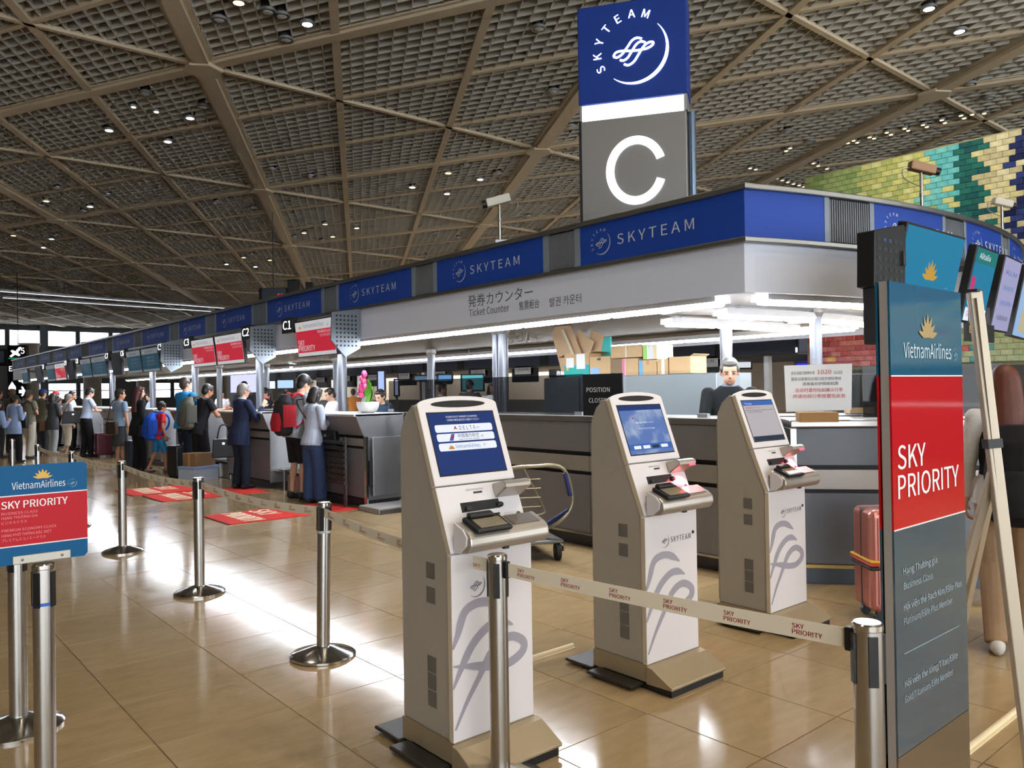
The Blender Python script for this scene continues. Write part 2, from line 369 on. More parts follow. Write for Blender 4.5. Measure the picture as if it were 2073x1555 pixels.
for y in (4.4, 5.6, 6.8, 8.0):
    l = bpy.data.lights.new('mosaic_washer', 'SPOT'); l.energy = 190; l.color = (1, .93, .75); l.spot_size = R(80); l.spot_blend = .8; l.shadow_soft_size = .1
    o = bpy.data.objects.new('mosaic_washer', l); o.location = (MXW-2.6, y, 8.3); o.rotation_euler = V((2.6, 0, -4.6)).to_track_quat('-Z', 'Y').to_euler(); COL.objects.link(o)
struct(MB().box((MXW-.5, -8, 0), (MXW+.02, 9.5, 1.82), dark).box((MXW-.6, -8, 1.05), (MXW-.5, 9.5, 1.12), alu).build('trim_20'))
# ---- downlights
LIGHTS = []
ONE = 'first second third fourth fifth sixth seventh eighth ninth tenth eleventh twelfth thirteenth fourteenth fifteenth sixteenth seventeenth eighteenth nineteenth twentieth'.split()
def nth(i): return ONE[i] if i < 20 else ('twenty-', 'thirty-', 'forty-')[i//10-2]+ONE[i % 10] if i % 10 < 9 else ('thirtieth', 'fortieth', 'fiftieth')[i//10-2]
def downlight(px, py, kind, d=.24, dark_=False):
    p = G(px, py, CZ); lab = 'ceiling downlight'; t = thing('ceiling_downlight', lab, 'ceiling light', (p.x, p.y, CZ), 0, {'W': 'lit white downlights', 'w': 'lit amber downlights', 'o': 'unlit downlights'}[kind])
    LIGHTS.append((kind, (p-EYE).length, t, d))
    MB().lathe([(d/2+.03, 0), (d/2+.03, .05), (d/2, .05), (d/2, .0)], alu, 14).lathe([(d/2+.01, .05), (d/2+.01, .3)], dark, 14).build('housing', t, smooth=True)
    lm = {'W': mat('lamp_white', '#fff6e6', emit=LAMP_E), 'w': mat('lamp_amber', '#ffcf85', emit=LAMP_E*.6), 'o': mat('lamp_off', '#b9b6ad', .4)}[kind]
    MB().lathe([(.001, -.012), (d*.35, -.008), (d/2-.005, .01), (d/2-.005, .02)], lm, 14).build('lens', t, smooth=True)
k1 = 2.591
for x, y, k in ((1252, 17, 'w'), (1612, 130, 'W'), (997, 622, 'W'), (572, 686, 'W'), (880, 745, 'W'), (700, 563, 'W'), (820, 588, 'W'), (243, 1056, 'w'), (473, 1085, 'W'), (71, 1237, 'w'), (270, 1255, 'W'), (228, 1300, 'W'), (1595, 1223, 'w'), (1745, 1243, 'w'), (1278, 1352, 'w'), (1415, 1366, 'w'), (1188, 1387, 'W'), (1340, 1400, 'W'), (1705, 1176, 'W'),
    (1150, 108, 'o'), (1500, 213, 'o'), (1405, 65, 'o'), (1478, 88, 'o'), (762, 492, 'o'), (1066, 562, 'o'), (1424, 892, 'o'), (1628, 928, 'o'), (1138, 1062, 'o'), (1326, 1090, 'o'), (301, 988, 'o'), (562, 1023, 'o'), (215, 1085, 'o'), (437, 1111, 'o'), (92, 1214, 'o'), (296, 1235, 'o'), (1546, 1245, 'o'), (1690, 1263, 'o'), (640, 1355, 'o'), (795, 1368, 'o'), (1320, 1336, 'o'), (1457, 1352, 'o')):
    small = (x, y) in ((700, 563), (820, 588)); downlight(x/k1, y/k1, k, .14 if small else .24)
for x, y, k in ((956, 1092, 'w'), (1157, 1132, 'W'), (730, 1181, 'W'), (948, 1222, 'W'), (380, 1438, 'w'), (180, 1411, 'o'), (1527, 185, 'o'), (1727, 802, 'o'), (1619, 580, 'o'), (1066, 1046, 'o'), (1268, 1092, 'o'), (87, 1113, 'o'), (870, 1472, 'o'), (1020, 1497, 'o'), (1453, 1365, 'o')): downlight(600+x/3.11, y/3.11, k)
for x, y, k in ((1480, 58, 'W'), (1670, 200, 'W'), (1735, 530, 'o'), (1853, 615, 'o'), (600, 822, 'o'), (742, 884, 'o')): downlight(1400+x/3.08, y/3.08, k)
for x, y in ((920, 910), (975, 893), (1010, 878), (1033, 890), (1110, 857), (1138, 864), (1217, 828), (1244, 840), (1328, 803), (1351, 815), (1443, 780), (1467, 792), (1560, 750), (1580, 767), (1680, 722), (1700, 738), (1750, 715), (1825, 708), (718, 1010), (760, 1020), (790, 1035), (845, 1053), (590, 942), (615, 925), (365, 1050), (400, 1058), (530, 1115), (565, 1126), (600, 1137), (635, 1148), (670, 1157), (700, 1165)): downlight(1400+x/3.08, y/3.08, 'w', .13)
for kd, txt in (('W', 'white glowing ceiling downlight'), ('w', 'amber glowing ceiling downlight'), ('o', 'unlit pale ceiling downlight')):
    for i, (_, _, t, d) in enumerate(sorted([l for l in LIGHTS if l[0] == kd], key=lambda l: l[1])): t['label'] = ('small ' if d < .2 else '')+txt+', '+nth(i)+' nearest to the viewer of its colour'
# long linear lamps at the far end of the ceiling
for px0, py0, px1, py1, lab in ((0, 589, 462, 624, 'nearer long linear ceiling lamp above the far check-in counters'), (6, 602, 430, 630, 'farther long linear ceiling lamp above the far check-in counters')):
    a, b = G(px0, py0, CZ-.25), G(px1, py1, CZ-.25)
    t = thing('linear_lamp', lab, 'ceiling light', tuple(a)); bar(V((0, 0, 0)), b-a, .22, -.02, .1, alu).build('housing', t); bar(V((0, 0, 0)), b-a, .12, -.05, -.02, mat('lamp_dim', '#dfe6f0', emit=.8)).build('diffuser', t)
# ================================================================== the island: canopy, counters, columns
FX, FY = 5.2, 3.39
ARC_C = V((8.2, 2.83+8.316)); ARC_R = 8.316
def arc(X, off=0):
    "point of the bowed end of the canopy at X, moved OFF metres outwards"
    p = V((X, ARC_C.y-math.sqrt(ARC_R**2-(X-ARC_C.x)**2))); n = (p-ARC_C).normalized(); return p+n*off
def arcs(x0, x1, n, off=0): return [arc(x0+(x1-x0)*i/n, off) for i in range(n+1)]
def strip(mb, outer, inner, z0, z1, m):
    n = len(outer); return mb.rings([[(a.x, a.y, z0), (b.x, b.y, z0), (b.x, b.y, z1), (a.x, a.y, z1)] for a, b in zip(outer, inner)], m)
pan_m = mat('canopy_blue', '#1f44a0', .5, noise=.03, scale=3, spec=.25)
rail_m = mat('canopy_rail', '#8b8a86', .3, .85)
soff_m = mat('soffit_white', '#d6deef', .45)
rib_m = mat('vent_rib', '#6d7177', .5); ribd = mat('vent_dark', '#22252a', .6); frame_m = mat('panel_frame', '#7b8793', .5)
lett_m = mat('canopy_lettering', '#c3ccd8', .45)
YE = 37.0
can = thing('counter_canopy', 'long blue canopy with white ribbon emblems over the check-in counters and ticket counter', 'canopy', (FX, FY, 2.2))
def cbuild(mb, name, **k): return mb.build(name, can, local=False, **k)
edges = [3.39, 5.13, 5.63, 7.43, 7.95, 9.77, 10.28, 12.15, 12.79, 14.42, 14.98, 16.48, 17.11, 19.05, 19.73, 21.57, 22.3, 24.05, 25.1, 26.6, 27.2, 28.95, 29.6, 31.2, 31.9, 33.6, 34.2, 36.2, 36.6, 37]
def vent_straight(y0, y1, n):
    mb = MB(); mb.box((FX+.02, y0, 2.63), (FX+.06, y1, 2.985), ribd)
    for y in (y0, y1-.07): mb.box((FX-.004, y, 2.63), (FX+.03, y+.07, 2.985), frame_m)
    o = cbuild(mb, 'vent_panel')
    if n:
        q = MB()
        for i in range(n): y = y0+.085+(y1-y0-.17)*i/(n-1); q.box((FX+.002, y-.007, 2.64), (FX+.022, y+.007, 2.975), rib_m)
        I = q.v; q.v = [p-V((FX, FY, 2.2)) for p in I]; stuff(q.build('vent_ribs', o))
for i in range(len(edges)-1):
    y0, y1 = edges[i], edges[i+1]
    if i % 2: vent_straight(y0, y1, 18 if y0 < 12 else 9); continue
    o = cbuild(MB().box((FX, y0+.004, 2.63), (FX+.06, y1-.004, 2.985), pan_m), 'blue_panel')
    fr = frame((FX, y1, 2.808), (0, -1, 0), (0, 0, 1)); q = MB(Matrix.Translation((-FX, -FY, -2.2)) @ fr)
    u = .27 if i == 0 else .44*(y1-y0)/1.8
    roundel(q, u, 0, .105, .004, lett_m); q.text('SKYTEAM', u+.19, -.045, .09, .004, lett_m, width=.82*(1 if i == 0 else (y1-y0)/1.8), sp=1.15)
    q.build('lettering', o)
PX_ = [5.2, 5.93, 6.48, 7.47, 7.93, 8.9, 9.25, 10.6, 11.2]
for i in range(len(PX_)-1):
    x0, x1 = PX_[i], PX_[i+1]
    if i % 2 == 0:
        o = cbuild(strip(MB(), arcs(x0, x1, 8), arcs(x0, x1, 8, -.06), 2.63, 2.985, pan_m), 'blue_panel')
        if i:
            mid = arc(x0+.2); t = (arc(x0+.4)-arc(x0)).normalized(); fr = frame((mid.x, mid.y, 2.808), (t.x, t.y, 0), (0, 0, 1)); q = MB(Matrix.Translation((-FX, -FY, -2.2)) @ fr)
            roundel(q, .05, 0, .105, .006, lett_m)
            pt = lambda p: (p[0], p[1], -(p[0]-.05)**2/2/ARC_R+.012)
            q.text('SKYTEAM', .22, -.045, .09, .006, lett_m, width=.72, sp=1.15, xf=pt); q.build('lettering', o)
    else:
        mb = strip(MB(), arcs(x0, x1, 4, -.02), arcs(x0, x1, 4, -.06), 2.63, 2.985, ribd)
        for a, b in ((x0, x0+.05), (x1-.05, x1)): strip(mb, arcs(a, b, 1, .004), arcs(a, b, 1, -.03), 2.63, 2.985, frame_m)
        o = cbuild(mb, 'vent_panel'); q = MB()
        for k in range(18): a = x0+.065+(x1-x0-.13)*k/17; strip(q, arcs(a-.006, a+.006, 1, -.002), arcs(a-.006, a+.006, 1, -.02), 2.64, 2.975, rib_m)
        q.v = [p-V((FX, FY, 2.2)) for p in q.v]; stuff(q.build('vent_ribs', o))
# rails, white soffit band, deck
out = [V((FX, y)) for y in (YE, FY)]+arcs(5.3, 11.2, 24)+[V((11.2, YE))]
def offs(o_):
    return [V((FX-o_, YE)), V((FX-o_, arc(5.2, o_).y+.0))]+arcs(5.3, 11.2, 24, o_)+[V((11.2+o_, YE))]
cbuild(strip(MB(), offs(.035), offs(-.05), 2.985, 3.03, rail_m), 'top_rail', bevel=.008)
cbuild(strip(MB(), offs(.02), offs(-.08), 2.59, 2.63, rail_m), 'bottom_rail', bevel=.006)
cbuild(strip(MB(), offs(-.03), offs(-.09), 2.215, 2.59, soff_m), 'soffit_band')
def deck(z0, z1, o_, m): pts = [tuple(p) for p in offs(o_)]; return MB().prism(pts, z0, z1, m)
cbuild(deck(2.30, 2.36, -.09, mat('canopy_underside', '#4b4d52', .5)), 'underside')
cbuild(MB().prism([tuple(p) for p in arcs(5.45, 10.9, 14, -.1)]+[(10.9, 6.6), (5.45, 5.0)], 2.275, 2.298, mat('end_glare_white', '#e4e6ea', .5)), 'end_glare_panel')  # added panel, its white standing in for the tubes' blown-out glare
cbuild(deck(2.93, 2.97, -.06, dsteel), 'roof_deck')
# soffit lettering over the ticket counter
q = MB(frame((FX+.03, 0, 0), (0, -1, 0), (0, 0, 1))); grey_t = mat('soffit_lettering', '#59636f', .6)
def ly(px, py): p = onX(px, py, FX+.03); return -p.y, p.z
for s_, pa, pb, h_ in (('発券カウンター', (948, 621), (1079, 599), .105), ('Ticket Counter', (950, 641), (1031, 632), .075), ('售票柜台', (1051, 627), (1092, 622), .072), ('발권 카운터', (1113, 620), (1177, 613), .072)):
    a, b = ly(*pa), ly(*pb); q.text(s_, a[0], a[1], h_, .002, grey_t, width=b[0]-a[0], bold=.006); cbuild(q, 'soffit_lettering'); q = MB(q.M)
# ---- fluorescent strips
def tube_run(name, pts, n, label, gap=.03, rr=.03):
    t = thing(name, label, 'light fixture', (pts[0][0], pts[0][1], 2.26)); o0 = V((pts[0][0], pts[0][1], 2.26))
    P = [V((p[0], p[1], 2.18))-o0 for p in pts]; L = [0]
    for a, b in zip(P, P[1:]): L.append(L[-1]+(b-a).length)
    def pos(s_):
        for i in range(len(L)-1):
            if s_ <= L[i+1] or i == len(L)-2: return P[i].lerp(P[i+1], (s_-L[i])/(L[i+1]-L[i]))
    tray = MB(); K = max(2, int(L[-1]/.5)); pp = [pos(L[-1]*i/K) for i in range(K+1)]; ringl = []
    for i, p in enumerate(pp):
        d = (pp[min(i+1, K)]-pp[max(i-1, 0)]).normalized(); s2 = V((-d.y, d.x, 0))
        ringl.append([p+s2*a+V((0, 0, z)) for a, z in ((-.11, -.0), (-.1, .06), (.1, .06), (.11, .0), (.1, .0), (.09, .05), (-.09, .05), (-.1, 0))])
    tray.rings(ringl, mat('reflector', '#e8eaee', .4)).build('reflector', t)
    for f_ in (.08, .5, .92): p = pos(L[-1]*f_); MB().box((p.x-.015, p.y-.015, p.z+.05), (p.x+.015, p.y+.015, .05), alu).build('hanger', t)
    for i in range(n):
        for off in (-.045, .045):
            a, b = L[-1]*i/n+gap, L[-1]*(i+1)/n-gap; ps = []
            for j in range(4):
                p = pos(a+(b-a)*j/3); d = (pos(min(a+(b-a)*j/3+.05, L[-1]))-pos(max(a+(b-a)*j/3-.05, 0))).normalized(); ps.append(p+V((-d.y, d.x, 0))*off)
            MB().tube(ps, rr, tube_e, 8).build('tube', t)
    return t
tube_run('fluorescent_strip', [(FX+.22, 3.75), (FX+.22, 20)], 13, 'fluorescent tube strip under the front edge of the canopy beside the ticket counter lettering')
tube_run('fluorescent_strip', [(FX+.22, 20.2), (FX+.22, 36.5)], 10, 'distant fluorescent tube strip under the front canopy edge above the far queue')
tube_run('fluorescent_strip', [(9.35, 4.6), (9.35, 20)], 12, 'fluorescent tube strip on the inner side of the island behind the cardboard boxes')
tube_run('fluorescent_strip', [(9.35, 20.2), (9.35, 36.5)], 10, 'distant fluorescent tube strip on the inner side of the island above the far queue')
tube_run('fluorescent_strip', [tuple(p) for p in arcs(5.5, 10.9, 12, -.25)], 5, 'bowed fluorescent tube strip along the rounded end of the canopy')
tube_run('fluorescent_strip', [tuple(p) for p in arcs(6.0, 9.2, 8, -1.35)], 3, 'bowed fluorescent tube strip set back inside the rounded canopy end')
tube_run('fluorescent_strip', [tuple(p) for p in arcs(6.1, 9.2, 8, -2.3)], 3, 'innermost bowed fluorescent tube strip above the grey-haired clerk')
# ---- columns
def column(px, X, r, label):
    y = onX(px, 760, X).y; t = thing('support_column', label, 'column', (X, y, 0), 0, None)
    cst = mat('column_steel', '#7d8088', .35, .75)
    MB().lathe([(r, .02), (r, 2.31)], cst, 20).build('shaft', t, smooth=True); MB().lathe([(r*1.5, 0), (r*1.5, .02), (r, .025)], steel, 20).build('base_collar', t)
    MB().lathe([(r, 2.2), (r*1.35, 2.24), (r*1.35, 2.31)], alu, 20).build('top_collar', t)
for px, X, r, lab in ((693, 6.25, .075, 'round steel column behind the flower pot on the first check-in counter'), (1005, 6.3, .05, 'thinner of the paired steel columns over the ticket counter'), (1019, 6.3, .065, 'thicker of the paired steel columns over the ticket counter'), (873, 8.6, .075, 'slim steel column behind the tinted glass screen'),
                      (1471, 7.6, .068, 'steel column right behind the grey-haired clerk'), (1653, 7.6, .06, 'steel column in front of the red mosaic'), (526, 6.25, .075, 'steel column behind the man in the navy suit'), (540, 8.6, .07, 'steel column next to the one behind the suited man, farther back'),
                      (395, 6.25, .075, 'steel column beside the man in the bright blue shirt'), (444, 7.6, .07, 'steel column above the man in the black polo shirt'), (680, 8.6, .07, 'steel column just past the young man with the face mask'), (309, 6.25, .075, 'steel column above the boy with the blue backpack'), (228, 6.25, .075, 'far steel column above the woman in the grey skirt')):
    column(px, X, r, lab)
# ---- check-in counters
cnt_m = mat('counter_grey', '#858489', .45, .2, noise=.05, scale=30); cnt_l = mat('counter_band', '#a7a39e', .4, .3); grv = mat('counter_groove', '#17171a', .6); endm = mat('counter_end', '#a7a9ad', .32, .75, noise=.04, scale=20)
plin = mat('counter_plinth', '#45434a', .35, .3); topm = mat('counter_top', '#b7b9bd', .35)
PROF = [(.0, 1.22), (.11, .95), (.13, .93), (.13, .10), (.72, .10), (.72, 1.22)]
def counter(y0, ln, label, shelf=True):
    t = thing('check_in_counter', label, 'counter', (5.02, y0, 0), 0)
    fr = frame((0, ln-.03, 0), (1, 0, 0), (0, 0, 1)); fr0 = frame((0, .03, 0), (1, 0, 0), (0, 0, 1))   # local z = -Y
    MB(fr0).prism(PROF, 0, .03, endm).build('end_panel', t); MB(fr).prism(PROF, -.03, 0, endm).build('end_panel', t)
    mid = lambda p, m: MB(frame((0, ln-.03, 0), (1, 0, 0), (0, 0, 1))).prism(p, 0, ln-.06, m)
    mid([(.005, 1.19), (.12, .94), (.7, .94), (.7, 1.19)], cnt_m).build('apron', t)
    mid([(.155, .94), (.155, .10), (.7, .10), (.7, .94)], grv).build('carcass', t)
    mid([(.135, .80), (.155, .80), (.155, .90), (.135, .90)], cnt_l).build('front_band', t)
    for i in range(2): MB().box((.135, .04+i*(ln-.06)/2, .13), (.155, .02+(i+1)*(ln-.06)/2, .765), cnt_m).build('front_panel', t)
    MB().box((.19, .03, 0), (.66, ln-.03, .1), plin).build('plinth', t)
    MB().box((-.02, 0, 1.19), (.74, ln, 1.222), topm).build('worktop', t, bevel=.006)
    MB().box((.45, .1, 1.0), (1.08, ln-.1, 1.02), topm).box((.74, .1, .05), (.78, ln-.1, 1.0), cnt_m).build('staff_desk', t)
    if shelf: MB().box((.2, -.34, .28), (.66, -.005, .32), steel).box((.2, -.34, 0), (.24, -.3, .28), steel).box((.62, -.34, 0), (.66, -.3, .28), steel).build('bag_ledge', t, bevel=.005)
    return t
cy = [(9.04, 1.9, 'first check-in counter, with the pink flower arrangement on it'), (12.0, 1.85, 'second check-in counter, where the man in the navy suit stands'), (14.75, 1.85, 'third check-in counter, where the man in the black polo leans'), (17.6, 1.85, 'fourth check-in counter, beside the woman in the black suit'),
      (20.6, 1.85, 'fifth check-in counter, in front of the man in the pale blue shirt'), (23.6, 1.85, 'sixth check-in counter, behind the woman in cropped white trousers'), (26.6, 1.85, 'seventh check-in counter, far along the row'), (29.6, 1.85, 'last check-in counter, farthest along the row')]
for i, (y, l, lab) in enumerate(cy): counter(y, l, lab, i > 0)
# steel stile and slatted rack on the near end of the first counter
t = thing('baggage_rack', 'dark slatted baggage rack against the front of the first check-in counter', 'rack', (4.98, 9.15, 0))
for i in range(8): MB().box((0, .14, .30+i*.075), (.03, 1.2, .345+i*.075), mat('rack_slat', '#2b2a2b', .45)).build('slat', t)
for y in (.16, 1.14): MB().box((.03, y, 0), (.06, y+.05, .92), dsteel).build('upright', t)
t = thing('gate_leaf', 'brushed steel gate leaf hinged on the near end of the first counter', 'gate', (5.1, 8.98, 0))
MB().box((.12, -.03, .16), (.62, 0, .92), endm).build('leaf', t, bevel=.006); MB().box((.02, -.03, .0), (.05, .03, .93), steel2).build('hinge_post', t); MB().box((.06, -.04, .3), (.1, -.01, .62), black).build('latch', t)
t = thing('floor_step', 'low grey step on the floor beside the first check-in counter', 'step', (5.0, 8.45, 0)); MB().box((0, 0, 0), (.85, .5, .07), mat('step_grey', '#8b8884', .5)).build('tread', t, bevel=.01); MB().box((.02, -.012, .0), (.83, 0, .05), dsteel).build('riser', t)
for i, y in enumerate((11.05, 13.95, 16.7, 19.55)):
    t = thing('baggage_scale', 'low steel baggage scale in the gap before the %s check-in counter' % ('second', 'third', 'fourth', 'fifth')[i], 'scale', (5.25, y, 0))
    MB().box((0, 0, 0), (.85, .55, .26), endm).build('housing', t, bevel=.01); MB().box((-.03, .04, .26), (.85, .51, .30), black).build('belt', t)
# ---- long ticket counter
t = thing('ticket_counter', 'long dark grey ticket counter behind the three kiosks', 'counter', (5.37, 3.62, 0)); L_ = 8.42-3.62
tb = mat('ticket_top', '#74726f', .35, .3)
MB().box((.03, 0, .12), (.6, L_, 1.19), grv).build('carcass', t); MB().box((-.02, 0, 1.19), (.62, L_, 1.245), tb).build('worktop', t, bevel=.005)
for i in range(3):
    a, b = i*L_/3+.004, (i+1)*L_/3-.004
    MB().box((0, a, .905), (.03, b, 1.185), cnt_m).build('upper_panel', t); MB().box((0, a, .72), (.03, b, .865), cnt_l).build('middle_band', t); MB().box((0, a, .14), (.03, b, .685), cnt_m).build('lower_panel', t)
MB().box((-.012, 0, .118), (.04, L_, .138), steel).build('trim_rail', t); MB().box((.06, 0, 0), (.55, L_, .118), plin).build('plinth', t)
# end counter, turned towards the corner
a0, a1 = V((5.47, 3.2)), V((6.45, 1.98)); d_ = (a1-a0).normalized(); L_ = (a1-a0).length
t = thing('end_counter', 'short grey counter with steel edge at the island corner beside the pink suitcase', 'counter', (a0.x, a0.y, 0), math.atan2(d_.y, d_.x)+math.pi)
# local: x from far end back to a0 is negative -> run along -x, depth +(-y)
endc = mat('end_counter_panel', '#62666d', .4, .3)
MB().box((-L_, -.6, .14), (0, -.03, 1.18), grv).build('carcass', t); MB().box((-L_, -.62, 1.18), (.01, .02, 1.24), steel).build('worktop', t, bevel=.012)
for z0, z1, m_, nm in ((.90, 1.175, endc, 'upper_panel'), (.72, .865, cnt_l, 'middle_band'), (.16, .69, endc, 'lower_panel')): MB().box((-L_, -.03, z0), (-.04, 0, z1), m_).build(nm, t)
MB().box((-.04, -.3, .02), (.01, .012, 1.18), steel).build('edge_post', t, bevel=.006); MB().box((-L_, -.02, .13), (0, .014, .155), mat('brass_trim', '#a58a52', .3, .8)).build('trim_rail', t); MB().box((-L_, -.5, 0), (-.0, -.06, .13), mat('end_plinth', '#4d5560', .3, .4)).build('plinth', t)
# ---- tinted glass screens standing on the counters
gl_d = mat('smoked_glass', '#12161a', .05, alpha=.62); gl_c = mat('clear_glass', '#5a6c6c', .03, alpha=.07); brk = mat('glass_clip', '#c9ccd0', .3, .6)
for i, (px0, px1) in enumerate(((787, 877), (879, 1180))):
    ya, yb = onX(px0, 800, 5.47).y, onX(px1, 800, 5.47).y
    t = thing('glass_screen', ('narrower', 'wider')[i]+' smoked glass screen on the ticket counter behind the nearest kiosk', 'screen', (5.47, yb, 1.245)); MB().box((-.005, 0, .0), (.005, ya-yb-.01, .40), gl_d).build('pane', t)
    MB().box((-.02, .0, 0), (.02, .1, .035), brk).build('clip', t); MB().box((-.02, ya-yb-.11, 0), (.02, ya-yb-.01, .035), brk).build('clip', t)
ya, yb = onX(1268, 800, 5.47).y, 3.64
t = thing('glass_screen', 'clear glass screen on the ticket counter in front of the grey-haired clerk', 'screen', (5.47, yb, 1.245)); MB().box((-.005, 0, .02), (.005, ya-yb, .40), gl_c).build('pane', t); MB().box((-.02, .3, 0), (.02, .4, .035), brk).build('clip', t); MB().box((-.02, ya-yb-.3, 0), (.02, ya-yb-.2, .035), brk).build('clip', t)
m4 = Matrix.Translation((a0.x, a0.y, 1.24)); rz = math.atan2(d_.y, d_.x)+math.pi
t = thing('glass_screen', 'clear glass screen standing on the end counter behind the paper notice', 'screen', (a0.x, a0.y, 1.24), rz); MB().box((-.52, -.115, .01), (-.0, -.105, .40), gl_c).build('pane', t); MB().box((-L_+.05, -.115, .01), (-.54, -.105, .40), gl_d).build('side_pane', t); MB().box((-.3, -.13, 0), (-.2, -.09, .03), brk).build('clip', t); MB().box((-.9, -.13, 0), (-.8, -.09, .03), brk).build('clip', t)
# position closed board
ya, yb = onX(1182, 800, 5.45).y, onX(1262, 800, 5.45).y
t = thing('closed_sign', 'black POSITION CLOSED board on the ticket counter', 'sign', (5.45, ya, 1.245)); MB().box((-.012, yb-ya, 0), (.0, 0, .395), mat('closed_board', '#1d1f22', .3)).build('board', t)
q = MB(frame((-.013, 0, 0), (0, -1, 0), (0, 0, 1))); q.text('POSITION', .05, .225, .042, .001, white, width=.30); q.text('CLOSED', .08, .125, .042, .001, white, width=.235); q.build('lettering', t)
# paper notice on the end glass
t = thing('paper_notice', 'large white paper notice with red lines hung on the glass of the end counter', 'notice', (a0.x, a0.y, 1.24), rz)
paper = mat('paper', '#e6e9ec', .5); redt = mat('red_ink', '#c8303c', .6); blk = mat('grey_ink', '#5b5f66', .6)
xa = 0
q = MB(); q.add([(-.45, -.075, .07), (.02, -.08, .06), (.03, -.072, .415), (-.46, -.07, .42), (-.45, -.073, .07), (.02, -.078, .06), (.03, -.07, .415), (-.46, -.068, .42)], [(3, 2, 1, 0), (4, 5, 6, 7), (0, 1, 5, 4), (2, 3, 7, 6), (1, 2, 6, 5), (3, 0, 4, 7)], paper); q.build('sheet', t)
q = MB(frame((0, -.067, 0), (-1, 0, 0), (0, 0, 1)))
for s_, u, v_, h_, wd, m_ in (('本日当窗口暂停办理', .02, .345, .02, .17, blk), ('1020', .21, .345, .032, .1, redt), ('以后', .33, .345, .02, .06, blk), ('请各位旅客在此窗口后方排队等候', .02, .30, .02, .36, blk), ('请准备好护照和机票', .10, .262, .02, .26, blk), ('在此时请勿在此确认行李', .05, .212, .024, .34, redt), ('并请勿将行李放置在此处', .03, .166, .024, .38, redt)):
    q.text(s_, u, v_, h_, .002, m_, width=wd)
q.build('lettering', t)
# ---- pillar sign
pl = at(1178, 448, 7.55); pl.z = 0
hd_ = R(147); ux = V((math.sin(hd_), math.cos(hd_), 0))
def pillar_u(px):
    d = ray(px, 300); p = EYE; # solve pl + u*ux on the vertical plane through the ray
    return (pl.x*d.y-pl.y*d.x)/(ux.y*d.x-ux.x*d.y)
PW = pillar_u(1391)
t = thing('pillar_sign', 'tall double-sided pillar sign with white emblem on navy and a big glowing letter C', 'sign', (pl.x, pl.y, 2.97), math.atan2(ux.y, ux.x))
def pz(px, py):   # height on the face plane
    n = V((-ux.y, ux.x, 0)); d = ray(px, py); return (EYE+d*((pl-EYE).dot(n)/d.dot(n))).z-2.97
zb0, zb1, zt_ = pz(1175, 247), pz(1175, 215), pz(1171, 19)
navyp = mat('pillar_navy', '#1c3a8c', .5, spec=.25); greyp = mat('pillar_grey', '#8f8c8a', .4, .3)
TH = .30
MB().box((0, 0, 0), (PW, TH, zb0), greyp).build('lower_panel', t, bevel=.01); MB().box((-.01, -.02, zb1), (PW+.02, TH+.02, zt_), navyp).build('upper_panel', t, bevel=.012)
MB().box((.02, .02, zb0), (PW-.02, TH-.02, zb1), sign_w).build('light_band', t)
MB().box((0, -.01, zb0), (.02, TH, zb1), alu).box((PW-.02, -.01, zb0), (PW+.01, TH, zb1), alu).build('band_frame', t)
MB().box((-.012, -.012, 0), (.012, .02, zb0), black).build('dark_edge', t); MB().tube([(PW+.04, .08, 0), (PW+.04, .08, zb0)], .035, mat('blue_steel', '#7c90a8', .25, .8), 12).build('edge_tube', t, smooth=True)
qf = frame((0, -.001, 0), (1, 0, 0), (0, 0, 1))
def pu(px, py): return pillar_u(px), pz(px, py)
cu, cv = pu(1287, 345); q = MB(qf); rC = (pz(1287, 280)-pz(1287, 419))/2
q.ribbon([(cu+(rC*.88)*.86*math.cos(R(a)), cv+rC*.88*math.sin(R(a))) for a in range(20, 342, 4)], rC*.24, .006, sign_w); q.build('letter', t)
cu, cv = pu(1287, 103); q = MB(frame((0, -.021, 0), (1, 0, 0), (0, 0, 1))); roundel(q, cu, cv, (pz(1287, 35)-pz(1287, 172))/2*.98, .006, sign_w, bold=.02); q.build('emblem', t)
